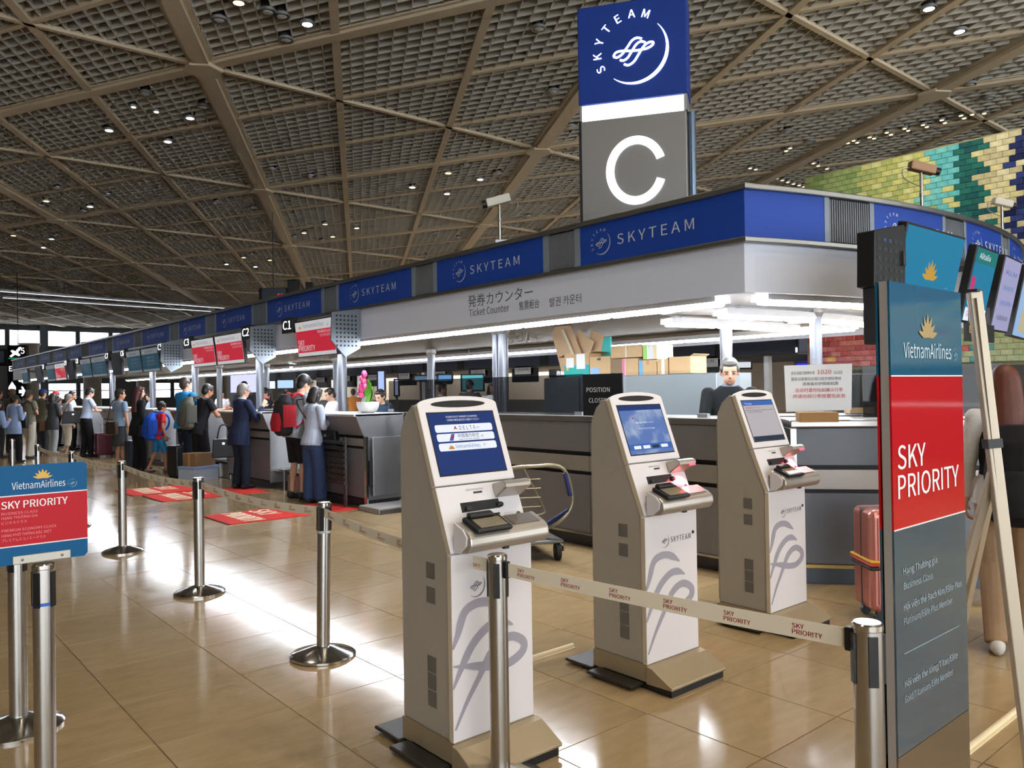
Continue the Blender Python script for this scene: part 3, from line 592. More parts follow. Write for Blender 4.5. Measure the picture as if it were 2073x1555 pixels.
# ================================================================== kiosks
kgrey = mat('kiosk_side', '#aaa294', .45, noise=.03, scale=60); kwhite = mat('kiosk_white', '#e6e2e4', .38); kedge = mat('kiosk_edge', '#cdbfa6', .4); kbase = mat('kiosk_base', '#a8977a', .42, .35, noise=.08, scale=9); kplate = mat('kiosk_plate', '#3a352f', .45, .4)
kpatch = mat('vent_patch', '#6b675f', .6); kribbon = mat('kiosk_ribbon', '#a3a0ac', .5); klogo = mat('kiosk_logo', '#6c6f7c', .5); ksil = mat('kiosk_silver', '#b3aca2', .32, .55); glowred = mat('scan_red', '#ff2a3a', emit=5)
KW = .42
def kiosk(x, y, label, screen, text_logo, lit, rz=0):
    t = thing('check_in_kiosk', label, 'kiosk', (x, y, 0), rz, 'self check-in kiosks')
    side = frame((0, 0, 0), (0, 1, 0), (0, 0, 1))                      # local: u=Y back, v=Z, w=X
    pr = [(.028, .12), (.028, .862), (.128, 1.118), (.25, 1.44), (.275, 1.445), (.33, 1.40), (.365, 1.33), (.37, 1.27), (.37, .12)]
    MB(side).prism(pr, .006, KW-.006, kgrey).build('cabinet', t, bevel=.006)
    MB(side).prism([(.372, .13), (.372, 1.27), (.36, 1.33), (.385, 1.28), (.392, 1.25), (.392, .13)], .03, KW-.03, ksil).build('back_cover', t)
    # door
    o = MB().box((0, 0, .12), (KW, .028, .855), kwhite).build('door', t, bevel=.004)
    q = MB(); q.box((-.0006, .002, .125), (.001, .027, .85), kedge); q.build('edge_strip', t)
    H = .735
    q = MB(frame((0, -.0005, .12), (1, 0, 0), (0, 0, 1)))
    def st(P): q.ribbon([(a*KW, b*H) for a, b, _ in smooth_path([(a, b, 0) for a, b in P], 8)], lambda s_: .036*min(1, .25+3*s_, .1+5*(1-s_)), .0012, kribbon)
    st([(.0, .50), (.06, .57), (.14, .68), (.26, .715), (.40, .715), (.52, .69), (.64, .65)]); st([(.0, .29), (.1, .39), (.22, .49), (.36, .555), (.5, .585), (.62, .58), (.74, .55)])
    st([(.02, .07), (.16, .2), (.33, .33), (.46, .43), (.60, .48), (.74, .485), (.87, .44), (.86, .385), (.70, .345), (.5, .35), (.3, .375), (.14, .395), (.0, .41)])
    if text_logo: roundel(q, .15, .6, .034, .0012, klogo, False); q.text('SKYTEAM', .20, .585, .028, .0012, klogo, width=.165, sp=1.1)
    else: roundel(q, .12, .60, .045, .0012, klogo, False)
    q.build('emblem_print', o)
    MB().lathe([(.0005, 0), (.009, 0), (.009, .004)], black, 12).build('keyhole', t).location = (KW-.035, .001, .735)
    KIDS(t)[-1].rotation_euler = (R(90), 0, 0)
    # middle panel, leaning back
    A, B = V((0, 0, .862)), V((0, .10, 1.115)); L1 = (B-A).length; mf = frame(A, (1, 0, 0), B-A)
    MB(mf).box((0, 0, -.03), (KW, L1-.003, 0), kwhite).build('middle_panel', t, bevel=.004); MB(mf).box((-.0006, .003, -.028), (.001, L1-.005, -.002), kedge).build('edge_strip', t)
    q = MB(mf); q.box((.10, .155, -.004), (.30, .195, .0015), black); q.box((.12, .16, .0015), (.145, .175, .012), dark); q.build('ticket_slot', t)
    MB(mf).ell((.30, .168, .004), (.018, .012, .012), black).build('slot_knob', t)
    q = MB(mf)
    for u, v_ in ((.18, .228), (.245, .128), (.13, .116)): q.box((u, v_, 0), (u+.045, v_+.008, .0015), dark)
    q.text('ご案内 INFORMATION', .14, .242, .007, .001, klogo); q.build('label_marks', t)
    MB(mf).prism([(.05, .085), (.25, .085), (.255, .09), (.255, .102), (.05, .098)], 0, .035, mat('ledge_cream', '#d8c59c', .4)).build('paper_ledge', t)
    MB(mf).box((.235, .04, -.004), (.292, .1, .0015), black).build('card_slot', t)
    q = MB(mf)
    for i in range(6):
        for j in range(6): q.lathe([(.0016, .0005), (.0001, .001)], klogo, 5, (.315+i*.008, .09+j*.008, 0))
    stuff(q.build('speaker_grille', t))
    MB(mf).lathe([(.011, 0), (.011, .004), (.006, .005), (.0005, .003)], dsteel, 14, (.388, .118, 0)).build('lens', t, smooth=True)
    # scanner hood
    hx0, hx1 = .285, .425
    hood = [(L1-.012, 0), (L1-.02, .075), (L1-.035, .092), (L1-.055, .09), (L1-.075, 0)]
    o = MB(mf @ frame((hx0, 0, 0), (0, 1, 0), (0, 0, 1))).prism(hood, 0, hx1-hx0, ksil).build('scanner_hood', t, bevel=.006)
    if lit: MB(mf).box((hx0+.08, L1-.064, .086), (hx0+.12, L1-.054, .0935), glowred).build('scan_lamp', t)
    # lower tray
    tray = [(0, .862), (0, .985), (-.075, .955), (-.10, .935), (-.105, .90), (-.085, .872), (-.03, .862)]
    MB(side).prism(tray, .02, KW+.012, ksil).build('tray', t, bevel=.008)
    MB(side).prism([(.0, .862), (.0, .985), (-.06, .962), (-.085, .935), (-.08, .9), (-.04, .868)], .014, .021, kwhite).build('tray_cheek', t, bevel=.003)
    tf = frame((0, 0, .987), (1, 0, 0), (0, .075, .030))
    q = MB(tf); q.box((.05, -.115, -.002), (.23, -.002, .018), black); q.build('passport_reader', t, bevel=.008)
    MB(tf).box((.075, -.1, .014), (.21, -.035, .020), mat('reader_glass', '#9a8f74', .15, .3)).build('reader_window', t); MB(tf).box((.07, -.03, .014), (.19, .0, .034), black).build('reader_hood', t, bevel=.006)
    MB(tf).box((.26, -.085, -.002), (.40, -.012, .002), mat('tray_plate', '#8d857a', .3, .6)).build('tray_plate', t)
    MB().box((.20, -.088, .866), (.225, -.07, .876), black).build('tray_port', t)
    # head with arched top and screen
    A2, B2 = V((0, .10, 1.118)), V((0, .222, 1.446)); L2 = (B2-A2).length; hf = frame(A2, (1, 0, 0), B2-A2)
    arch = [(0, 0), (KW, 0), (KW, L2)]+[(KW/2+KW/2*math.cos(a), L2+.036*math.sin(a)) for a in [R(12*i) for i in range(1, 15)]]+[(0, L2)]
    MB(hf).prism(arch, -.03, 0, kwhite).build('head_bezel', t, bevel=.004); MB(hf).box((-.0006, .003, -.028), (.001, L2-.003, -.002), kedge).build('edge_strip', t)
    gr = [(KW/2+.145*math.cos(R(a)), L2-.001+.016*math.sin(R(a))) for a in range(0, 360, 18)]
    MB(hf).prism(gr, -.004, .001, mat('grip_black', '#221f20', .4)).build('hand_slot', t)
    su0, su1, sv0, sv1 = .038, .382, .042, .308
    MB(hf).box((su0-.006, sv0-.006, -.006), (su1+.006, sv1+.006, .0015), black).build('screen_frame', t)
    o = MB(hf).box((su0, sv0, 0), (su1, sv1, .0022), screen[0]).build('screen', t); q = MB(hf @ Matrix.Translation((su0, sv0, .003))); screen[1](q, su1-su0, sv1-sv0); q.build('screen_print', o)
    # vents and base
    sf = frame((.005, .37, .12), (0, -1, 0), (0, 0, 1)); q = MB(sf)
    for v0, v1 in ((.10, .165), (.17, .235), (.24, .305), (.52, .585), (.62, .685)): MB(sf).box((.19, v0, 0), (.25, v1, .0015), kpatch).build('vent_patch', t)
    MB().box((-.09, .03, .012), (KW+.09, .34, .03), kplate).build('base_plate', t, bevel=.01); MB().box((-.03, .36, .012), (KW+.08, .56, .028), kplate).build('rear_plate', t, bevel=.01)
    MB().box((.0, .0, .03), (KW, .37, .12), kbase).build('base_block', t)
    MB(side).prism([(0, .118), (-.04, .112), (-.16, .05), (-.16, .035), (.0, .03)], -.012, KW+.012, kbase).build('ramp', t, bevel=.004); MB().box((.0, -.15, 0), (KW, .3, .035), black).build('foot_block', t)
    if lit:
        l = bpy.data.lights.new('scan_lamp', 'SPOT'); l.energy = 2.8; l.color = (1, .07, .1); l.spot_size = R(95); l.spot_blend = .25; l.shadow_soft_size = .004
        p = Matrix.Translation((x, y, 0)) @ Matrix.Rotation(rz, 4, 'Z') @ mf @ V((hx0+.10, L1-.075, .078))
        e = bpy.data.objects.new('scan_lamp', l); e.location = p; tgt = V((x+.345, y+.015, .965)); e.rotation_euler = (tgt-p).to_track_quat('-Z', 'Y').to_euler(); COL.objects.link(e)
    return t
sw = scr('white', '#dfe4f0', 1.0); snavy = scr('navy', '#223a78', .75); sgrey = scr('grey', '#b9b3b8', .8); sblue = scr('blue', '#3f69b4', .8); scloud = scr('cloud', '#93aed4', .85); sink = scr('ink', '#36475f', .4); sred = scr('red', '#b5304a', .8); sor = scr('orange', '#d08a3c', .8); sdk = scr('dark', '#1c2c50', .5)
skymat = bpy.data.materials.new('screen_sky'); skymat.use_nodes = True
_n = skymat.node_tree; _b = _n.nodes['Principled BSDF']; _t = _n.nodes.new('ShaderNodeTexNoise'); _t.inputs['Scale'].default_value = 9; _t.inputs['Detail'].default_value = 6; _r = _n.nodes.new('ShaderNodeValToRGB'); _c = _n.nodes.new('ShaderNodeTexCoord')
_r.color_ramp.elements[0].position = .46; _r.color_ramp.elements[0].color = lin('#3a63b0')+[1]; _r.color_ramp.elements[1].position = .68; _r.color_ramp.elements[1].color = lin('#b4c4dc')+[1]
_n.links.new(_c.outputs['Object'], _t.inputs['Vector']); _n.links.new(_t.outputs['Fac'], _r.inputs[0]); _n.links.new(_r.outputs[0], _b.inputs['Emission Color']); _b.inputs['Emission Strength'].default_value = SCREEN_E*.8; _b.inputs['Base Color'].default_value = (.05, .08, .15, 1)
def s1(q, w_, h_):
    q.text('PLEASE SELECT AIRLINE TO CONTINUE', w_*.26, h_*.92, .0075, 0, sw, width=w_*.48, bold=.01); q.text('ご利用の航空会社をお選びください', w_*.26, h_*.865, .008, 0, sw, width=w_*.5)
    for i, v_ in enumerate((.68, .53, .375)):
        r = .006; x0, x1, y0, y1 = w_*.06, w_*.94, h_*v_, h_*(v_+.125)
        q.prism([(x0+r, y0), (x1-r, y0), (x1, y0+r), (x1, y1-r), (x1-r, y1), (x0+r, y1), (x0, y1-r), (x0, y0+r)], -.0005, .0005, sw)
        m_ = (y0+y1)/2
        if i == 0: q.add([(w_*.33, m_-.009, .001), (w_*.36, m_-.002, .001), (w_*.39, m_-.009, .001), (w_*.36, m_+.011, .001)], [(0, 1, 2, 3)], sred); q.text('DELTA', w_*.42, m_-.009, .018, .001, sdk, width=w_*.25, sp=1.2); roundel(q, w_*.70, m_, .009, .001, sdk, False)
        if i == 1: q.add([(w_*.23, m_-.015, .001), (w_*.29, m_-.015, .001), (w_*.33, m_+.015, .001), (w_*.28, m_+.015, .001)], [(0, 1, 2, 3)], sblue); q.lathe([(.007, .0011), (.0001, .0011)], sred, 10, (w_*.29, m_, 0)); q.text('中国南方航空', w_*.37, m_-.002, .014, .001, sdk, width=w_*.33); q.text('CHINA SOUTHERN AIRLINES', w_*.37, m_-.014, .006, .001, sdk, width=w_*.33); roundel(q, w_*.74, m_, .009, .001, sdk, False)
        if i == 2: lotus(q, w_*.24, m_-.010, .020, .001, sor); q.text('VietnamAirlines', w_*.30, m_-.008, .017, .001, sblue, width=w_*.38); roundel(q, w_*.74, m_+.003, .009, .001, sdk, False)
def s2(q, w_, h_):
    q.quad(0, h_*.9, w_, h_, .001, snavy); q.quad(0, h_*.08, w_, h_*.2, .001, sblue)
    q.text('画面に触れて開始してください', w_*.3, h_*.62, .009, .001, sw, width=w_*.42); q.text('Touch the screen to begin', w_*.33, h_*.5, .008, .001, sw); q.quad(w_*.25, h_*.72, w_*.28, h_*.75, .001, sred)
    for i in range(4): q.quad(w_*(.1+.21*i), h_*.10, w_*(.26+.21*i), h_*.165, .0015, sink if i == 2 else sw)
def s3(q, w_, h_):
    q.quad(0, h_*.88, w_, h_, .001, sblue); q.text('Thank you', w_*.06, h_*.905, .012, .0015, sw); q.text('ご搭乗券をお取りください', w_*.06, h_*.80, .010, .001, sred); q.quad(w_*.04, h_*.755, w_*.94, h_*.762, .001, sink)
    q.text('Please take your boarding pass', w_*.1, h_*.7, .008, .001, sink); q.quad(0, 0, w_, h_*.11, .001, sink)
kiosk(1.814, 2.525, 'nearest check-in kiosk, its blue screen listing three airlines', (snavy, s1), False, False)
kiosk(3.045, 2.585, 'middle check-in kiosk with a blue sky picture on its screen', (skymat, s2), True, True)
kiosk(4.286, 2.662, 'farthest check-in kiosk with a pale grey screen page', (sgrey, s3), True, True)
t = thing('cable_cover', 'pale round cable cover lying on the floor between the nearest and middle kiosks', 'cable cover', (2.33, 3.3, 0)); MB().prism([(0, -.025), (.9, -.025), (.9, .025), (0, .025)], 0, .006, cream).build('flat_base', t); MB().tube([(0, 0, .012), (.9, 0, .012)], .014, cream, 8).build('duct', t, smooth=True)
t = thing('cable_cover', 'thin pale cable cover on the floor behind the standing sign', 'cable cover', (3.0, 1.28, 0)); MB().prism([(0, -.02), (1.2, -.02), (1.2, .02), (0, .02)], 0, .005, cream).build('flat_base', t); MB().tube([(0, 0, .008), (1.2, 0, .008)], .01, cream, 8).build('duct', t, smooth=True)

# ================================================================== stanchions and belts
bel = mat('belt_cream', '#efe4cc', .7, noise=.04, scale=200); PH = .875
def stanchion(x, y, label, dirs=(), tilt=0, plate=None):
    t = thing('belt_stanchion', label, 'stanchion', (x, y, 0), 0, 'queue stanchions'); t.rotation_euler = (0, R(tilt), 0)
    MB().lathe([(.0, 0), (.185, 0), (.185, .012), (.17, .022), (.06, .055), (.045, .06), (.0, .06)][1:-1], steel2, 40).build('base', t, smooth=25)
    MB().lathe([(.037, .055), (.037, PH-.02)], steel, 28).build('pole', t, smooth=True); MB().lathe([(.037, PH-.02), (.039, PH-.018), (.039, PH-.004), (.034, PH), (.0005, PH)], steel2, 28).build('cap', t, smooth=30)
    q = MB()
    for a in range(4): M_ = Matrix.Rotation(R(45+90*a), 4, 'Z'); q.M = M_; q.box((.034, -.012, PH-.16), (.041, .012, PH-.03), black)
    q.build('slot_cover', t)
    for a in dirs: MB(Matrix.Rotation(a, 4, 'Z')).box((.036, -.012, PH-.085), (.058, .012, PH-.022), black).build('belt_clip', t, bevel=.004)
    return t
row = [(1.905, 2.35), (2.088, 4.17), (2.06, 6.13), (2.06, 8.28), (2.03, 10.3), (2.0, 12.2)]; rp = (2.057, .993)
names = ['steel stanchion right in front of the nearest kiosk', 'steel stanchion standing just left of the nearest kiosk with tape round its pole', 'third steel stanchion along the belt, by the nearer red mat', 'fourth steel stanchion along the belt, by the farther red mat', 'fifth steel stanchion along the belt, behind the blue queue sign', 'sixth steel stanchion, at the far end of the belt']
def ang(a, b): return math.atan2(b[1]-a[1], b[0]-a[0])
st_ = []
for i, p in enumerate(row):
    ds = []
    if i: ds.append(ang(p, row[i-1]))
    if i < len(row)-1: ds.append(ang(p, row[i+1]))
    if i == 0: ds.append(ang(p, rp))
    st_.append(stanchion(p[0], p[1], names[i], ds, 1.3 if i == 1 else 0))
MB().lathe([(.0385, 0), (.0385, .014)], mat('clear_tape', '#c9cdd2', .3), 20, (0, 0, .70)).build('tape', st_[1])
stanchion(rp[0], rp[1], 'thick-looking steel stanchion in the foreground beside the tall standing sign', [ang(rp, row[0])])
stanchion(.602, 4.21, 'steel stanchion half hidden behind the blue and red queue sign', [])
ls = stanchion(.575, 3.43, 'steel stanchion carrying the blue and red queue sign, blue tape on its neck', [])
MB().lathe([(.0385, 0), (.0385, .012)], mat('blue_tape', '#2f62c0', .4), 20, (0, 0, .72)).build('tape', ls)
stanchion(2.0, 14.3, 'distant stanchion without a belt in front of the woman in the blue jacket', [])
def belt(a, b, label, sag=.0, txt=True, z=PH-.053):
    A, B = V((a[0], a[1], z)), V((b[0], b[1], z)); d = (B-A).normalized(); A = A+d*.05; B = B-d*.05; L_ = (B-A).length; hw = .026
    t = thing('queue_belt', label, 'belt', tuple(A), 0, 'queue belts'); n = V((-d.y, d.x, 0)); N = 12
    P = [A+(B-A)*(i/N)-V((0, 0, sag*4*(i/N)*(1-i/N)))-A for i in range(N+1)]
    MB().rings([[p+n*.0008+V((0, 0, hw)), p+n*.0008-V((0, 0, hw)), p-n*.0008-V((0, 0, hw)), p-n*.0008+V((0, 0, hw))] for p in P], bel).build('strap', t)
    if txt:
        nn = V((-d.y, d.x, 0)); side = -1 if nn.dot(EYE-(A+B)/2) < 0 else 1; nn = nn*side; u_ = V((nn.y, -nn.x, 0))*-1
        if u_.dot(RT) < 0: u_ = -u_
        q = MB(); k = max(2, int(L_/.2)); s0 = V((0, 0, 0)) if u_.dot(d) > 0 else B-A
        for i in range(k):
            s_ = (i+.5)/k*L_-.05
            def xf(p, s_=s_):
                c = s0+u_*(s_+p[0]); f = min(1, max(0, (c-V((0, 0, 0))).dot(d)/L_)); return c+nn*.0014+V((0, 0, p[1]-sag*4*f*(1-f)))
            q.text('SKY', 0, .0015, .013, 0, skyred, width=.034, bold=.03, xf=xf); q.text('PRIORITY', 0, -.0155, .013, 0, skyred, width=.085, bold=.03, xf=xf)
        q.build('lettering', t)
bn = ['cream belt with red lettering between the first two stanchions, crossing the nearest kiosk', 'cream belt with red lettering running from the second to the third stanchion', 'cream belt with red lettering running from the third to the fourth stanchion', 'cream belt with red lettering running from the fourth to the fifth stanchion', 'short far cream belt between the last two stanchions']
for i in range(5): belt(row[i], row[i+1], bn[i], .03)
belt(row[0], rp, 'cream belt with red lettering in the foreground, ending at the stanchion by the tall sign', .006)

# ================================================================== queue sign on its stanchion
t = thing('queue_sign', 'blue and red airline queue sign bolted on top of a steel stanchion', 'sign', (.43, 3.425, .885)); SW_, SH_ = .295, .365
MB().prism([(0, 0), (SW_-.012, 0), (SW_, .012), (SW_, SH_-.012), (SW_-.012, SH_), (-.25, SH_), (-.25, 0)], 0, .004, vnblue).build('panel', t); pn = KIDS(t)[0]; pn.rotation_euler = (R(90), 0, 0)
q = MB(frame((0, -.0045, 0), (1, 0, 0), (0, 0, 1)))
q.quad(-.25, .068, SW_, .253, .0005, skyred)
for v_ in (.066, .252): q.quad(-.25, v_, SW_, v_+.004, .001, white)
lotus(q, .145, .312, .036, .001, gold); q.text('VietnamAirlines', .045, .277, .026, .001, white, width=.175); roundel(q, .245, .285, .014, .001, mat('pale_print', '#9cc0d4', .5), True)
q.text('SKY PRIORITY', .012, .208, .027, .0012, white, width=.215, bold=.03)
for s_, v_, wd in (('BUSINESS CLASS', .186, .115), ('HẠNG THƯƠNG GIA', .170, .115), ('ビジネスクラス', .152, .08), ('PREMIUM ECONOMY CLASS', .124, .175), ('HẠNG PHỔ THÔNG ĐẶC BIỆT', .106, .16), ('プレミアムエコノミークラス', .088, .14)):
    q.text(s_, .012, v_, .0095, .0012, mat('pink_print', '#e58a92', .5), width=wd, bold=.01)
q.build('print', t)
MB().box((.045, -.012, .0), (.235, -.004, .032), mat('bracket_alu', '#b7b4ab', .4, .5)).build('mount_bracket', t, bevel=.003); MB(frame((0, -.012, 0), (1, 0, 0), (0, 0, 1))).lathe([(.005, 0), (.005, .004), (.0005, .005)], dsteel, 8, (.075, .016, 0)).lathe([(.005, 0), (.005, .004), (.0005, .005)], dsteel, 8, (.205, .016, 0)).build('bolt', t)
# ================================================================== tall standing sign
SX0, SX1, SY = 2.318, 2.842, 1.036
t = thing('standing_sign', 'tall blue, red and grey glass priority-lane sign standing in the right foreground', 'sign', (SX0, SY, 0)); W_ = SX1-SX0
sst = mat('sign_post_steel', '#bdb7b2', .4, .35); MB().box((.0, .006, .0), (.03, .03, 1.8), sst).box((W_-.012, .006, 0), (W_, .03, 1.8), steel).build('frame_post', t); MB().box((.03, .008, .02), (W_-.012, .028, 1.79), dsteel).build('core', t)
gp = lambda n, c: mat(n, c, .06, coat=.6, spec=.7)
gpb, gpr, gpg = gp('sign_glass_blue', '#125a7c'), gp('sign_glass_red', '#c8141c'), gp('sign_glass_grey', '#3d5563')
def zS(px, py): return onY(px, py, SY).z
zr1, zr0 = zS(1870, 761), (zS(1811, 1083)+zS(1952, 1028))/2
zb_ = zS(1953, 1441)
for yy, nm in ((0, 'front_panel'), (.036, 'rear_panel')):
    MB().box((0, yy, .0), (W_, yy+.006, zb_-.002), mat('sign_steel', '#9d9484', .2, .85)).build('foot_panel', t)
    MB().box((0, yy, zb_), (W_, yy+.006, zr0-.0), gpg).box((0, yy, zr0), (W_, yy+.006, zr1), gpr).box((0, yy, zr1), (W_, yy+.006, 1.8), gpb).build(nm, t)
MB().box((-.1, -.02, 0), (W_+.1, .3, .012), steel).build('base_plate', t)
q = MB(frame((0, -.0005, 0), (1, 0, 0), (0, 0, 1)))
for z in (zr0, zr1): q.quad(0, z-.002, W_, z+.002, .0008, white)
gd2 = mat('dull_gold', '#a98f55', .4)
def us(px, py): p = onY(px, py, SY); return p.x-SX0, p.z
lc = us(1878, 684); lotus(q, lc[0], lc[1], .075, .001, gd2)
a, b = us(1829, 724), us(1925, 727); q.text('VietnamAirlines', a[0], a[1], .045, .001, mat('pale_white', '#c9dde6', .5), width=b[0]-a[0]); roundel(q, b[0]+.03, b[1]+.015, .018, .001, mat('pale_print2', '#7fb0c6', .5))
a, b = us(1817, 951), us(1873, 930); h_ = us(1820, 905)[1]-us(1820, 953)[1]; q.text('SKY', a[0], a[1], h_, .001, white, width=b[0]-a[0], bold=.02)
a, b = us(1818, 1012), us(1940, 974); q.text('PRIORITY', a[0], us(1818, 1011)[1], h_, .001, white, width=b[0]-a[0], bold=.02)
pg = mat('pale_grey_print', '#9fb0ba', .5)
for s_, pa, pb, bo in (('Hạng Thương gia', (1828, 1164), (1896, 1125), .02), ('Business Class', (1829, 1194), (1887, 1160), 0), ('Hội viên thẻ Bạch Kim/Elite Plus', (1829, 1237), (1945, 1166), .02), ('Platinum/Elite Plus Member', (1829, 1266), (1927, 1198), 0), ('Hội viên thẻ Vàng/Titan/Elite', (1831, 1393), (1937, 1308), .02), ('Gold/Titanium/Elite Member', (1831, 1424), (1928, 1342), 0)):
    a, b = us(*pa), us(*pb); q.text(s_, a[0], a[1], .020, .001, pg, width=b[0]-a[0], bold=bo)
a, b = us(1830, 1324), us(1941, 1243); q.quad(a[0], a[1]-.001, b[0], a[1]+.001, .001, pg)
q.build('print', t)
# ================================================================== overhead monitors
perf = mat('bracket_grey', '#7d8791', .45, .3)
vw, vr = scr('vn_white', '#c9c8cc', .8), scr('vn_red', '#c02a3c', .85); vteal = scr('vn_teal', '#1d4a5c', .6); vgold = scr('vn_gold', '#c79a3e', .8); vgrey = scr('vn_grey', '#8a9096', .55); vdark = scr('vn_dark', '#20242a', .3)
def monitor(y1, y0, style, label, parent_bracket=True):
    """screen hung in front of the canopy; y1 is its far end, y0 its near end"""
    w_ = y1-y0; t = thing('hanging_monitor', label, 'monitor', (4.86, y1, 2.0)); top, bot = V((-.01, 0, .5)), V((.05, 0, .0)); fr = frame(bot, (0, -1, 0), top-bot); h_ = (top-bot).length
    MB(fr).box((0, 0, -.06), (w_, h_, 0), black).build('casing', t, bevel=.008)
    o = MB(fr).box((.015, .015, 0), (w_-.015, h_-.015, .003), {'red': vw, 'teal': vteal, 'dark': vdark}[style]).build('screen', t); q = MB(fr)
    if style == 'red':
        q.quad(.015, h_*.13, w_-.015, h_*.72, .005, vr); lotus(q, w_*.14, h_*.78, .06, .005, vgold); q.text('VietnamAirlines', w_*.21, h_*.79, .06, .005, vgrey, width=w_*.55); roundel(q, w_*.85, h_*.82, .035, .005, vgrey)
        q.text('BUSINESS CLASS', w_*.95, h_*.62, .032, .006, vw, 'R', width=w_*.36, bold=.02); q.text('ビジネスクラス', w_*.95, h_*.52, .03, .006, vw, 'R', width=w_*.3); q.text('SKY', w_*.05, h_*.33, .075, .006, vw, width=w_*.17, bold=.02); q.text('PRIORITY', w_*.05, h_*.17, .075, .006, vw, width=w_*.43, bold=.02)
    elif style == 'teal':
        q.quad(.015, h_*.74, w_-.015, h_-.015, .005, vgrey); q.quad(.015, .015, w_-.015, h_*.12, .005, vgrey); lotus(q, w_*.15, h_*.79, .05, .006, vgold); q.text('VietnamAirlines', w_*.22, h_*.8, .05, .006, vteal, width=w_*.5)
        for k in range(3): q.text(('ECONOMY CLASS', 'HẠNG PHỔ THÔNG', 'エコノミークラス')[k], w_*.3, h_*(.56-.15*k), .04, .006, vgrey, width=w_*.45)
    if style != 'dark': q.build('screen_print', o)
    MB().box((.03, -w_*.3, .4), (.42, -w_*.3+.05, .46), dsteel).box((.03, -w_*.75, .4), (.42, -w_*.75+.05, .46), dsteel).build('arm', t)
def bracket(y, label):
    t = thing('perforated_bracket', label, 'bracket', (4.78, y, 1.98)); q = MB(frame((0, 0, 0), (1, 0, 0), (0, 0, 1))); q.prism([(.0, .2), (.02, .56), (.42, .62), (.42, .10), (.2, -.02)], -.03, 0, perf); q.build('side_plate', t, bevel=.004)
    q = MB(frame((0, -.001, 0), (1, 0, 0), (0, 0, 1)))
    for i in range(6):
        for j in range(8): q.box((.07+i*.055, .12+j*.055, 0), (.095+i*.055, .145+j*.055, .001), ribd)
    stuff(q.build('holes', t))
def number(y, s_, label, z=2.36):
    t = thing('counter_number', label, 'sign', (4.84, y, z)); MB().box((0, -.36, 0), (.08, 0, .22), black).build('box', t, bevel=.006); MB().box((.08, -.2, .16), (.40, -.17, .19), dsteel).build('arm', t); q = MB(frame((-.001, 0, 0), (0, -1, 0), (0, 0, 1))); q.text(s_, .05, .055, .12, .001, sign_w, width=.26, bold=.02); q.build('lettering', t)
monitor(10.42, 9.28, 'red', 'red and white priority screen hung above the first check-in counter'); bracket(9.2, 'perforated bracket at the near end of the first red screen'); number(10.82, 'C1', 'glowing C1 number box beside the first red screen')
monitor(14.74, 13.62, 'red', 'red and white screen farther from the glowing C2 box'); monitor(13.55, 12.36, 'red', 'red and white screen next to the glowing C2 box'); number(12.33, 'C2', 'glowing C2 number box under the canopy'); bracket(11.85, 'perforated bracket just past the glowing C2 box')
number(15.12, 'C3', 'glowing C3 number box under the canopy'); bracket(16.3, 'dark bracket between the C3 and C5 number boxes')
monitor(19.07, 17.98, 'teal', 'farther of the two dark green screens by the C5 box'); monitor(17.9, 16.75, 'teal', 'nearer of the two dark green screens by the C5 box'); number(16.72, 'C5', 'glowing C5 number box at the dark green screens'); number(19.5, 'C6', 'glowing C6 number box under the canopy')
monitor(20.4, 19.6, 'dark', 'dark blank screen just past the C6 box'); monitor(23.56, 22.4, 'teal', 'farther of the two green screens by the C7 box'); monitor(22.31, 20.9, 'teal', 'nearer of the two green screens by the C7 box'); number(20.88, 'C7', 'glowing C7 number box at the green screens')
number(24.0, 'C8', 'glowing C8 number box, far along the canopy'); monitor(25.2, 24.4, 'dark', 'small dark screen past the C8 box'); monitor(28.2, 26.95, 'teal', 'far green screen by the C9 box'); monitor(26.9, 25.5, 'red', 'far red screen by the C9 box'); number(25.45, 'C9', 'tiny glowing C9 number box'); monitor(30, 29, 'dark', 'dark screen far along the canopy'); monitor(32.6, 31.4, 'teal', 'last green screen before the end of the canopy'); number(28.7, 'C10', 'tiny glowing C10 number box at the far end')
# screens at the rounded end
def end_screen(x0, x1, y, z1, h_, label, painter, back, yaw=0, arm=True):
    t = thing('hanging_monitor', label, 'monitor', (x0, y, z1), R(yaw)); top, bot = V((0, 0, 0)), V((0, .14, -h_)); fr = frame(bot, (1, 0, 0), top-bot); w_ = x1-x0; hh = (top-bot).length
    MB(fr).box((0, 0, -.07), (w_, hh, 0), black).build('casing', t, bevel=.008); o = MB(fr).box((.018, .018, 0), (w_-.018, hh-.018, .003), back).build('screen', t)
    q = MB(fr); painter(q, w_, hh); q.build('screen_print', o); MB().box((w_*.86, .04, -.14), (w_*.92, .72, -.09), dsteel).build('arm', t)
ecy = scr('cyan', '#1d7ea6', .8); epk = scr('pink', '#d03a78', .7); elil = scr('lilac', '#a7a6cf', .75); eice = scr('ice', '#93b6e0', .85); esand = scr('sand', '#c9bf9f', .7); egr = scr('green', '#1f7f7c', .7)
def p1(q, w_, h_): lotus(q, w_*.5, h_*.42, .15, .005, vgold); q.text('VietnamAirlines', w_*.2, h_*.22, .06, .005, sw, width=w_*.52); roundel(q, w_*.82, h_*.3, .035, .005, sw)
def p2(q, w_, h_):
    q.quad(.02, h_*.78, w_-.02, h_-.02, .005, egr); q.text('Alitalia', w_*.15, h_*.84, .045, .006, sw, width=w_*.5); q.quad(.02, h_*.4, w_*.2, h_*.6, .006, epk); q.text('VietnamAirlines', w_*.12, h_*.3, .03, .006, vgold, width=w_*.6)
    q.quad(.02, .02, w_-.02, h_*.2, .005, sw); q.text('GARUDA', w_*.1, h_*.09, .04, .006, epk, width=w_*.5)
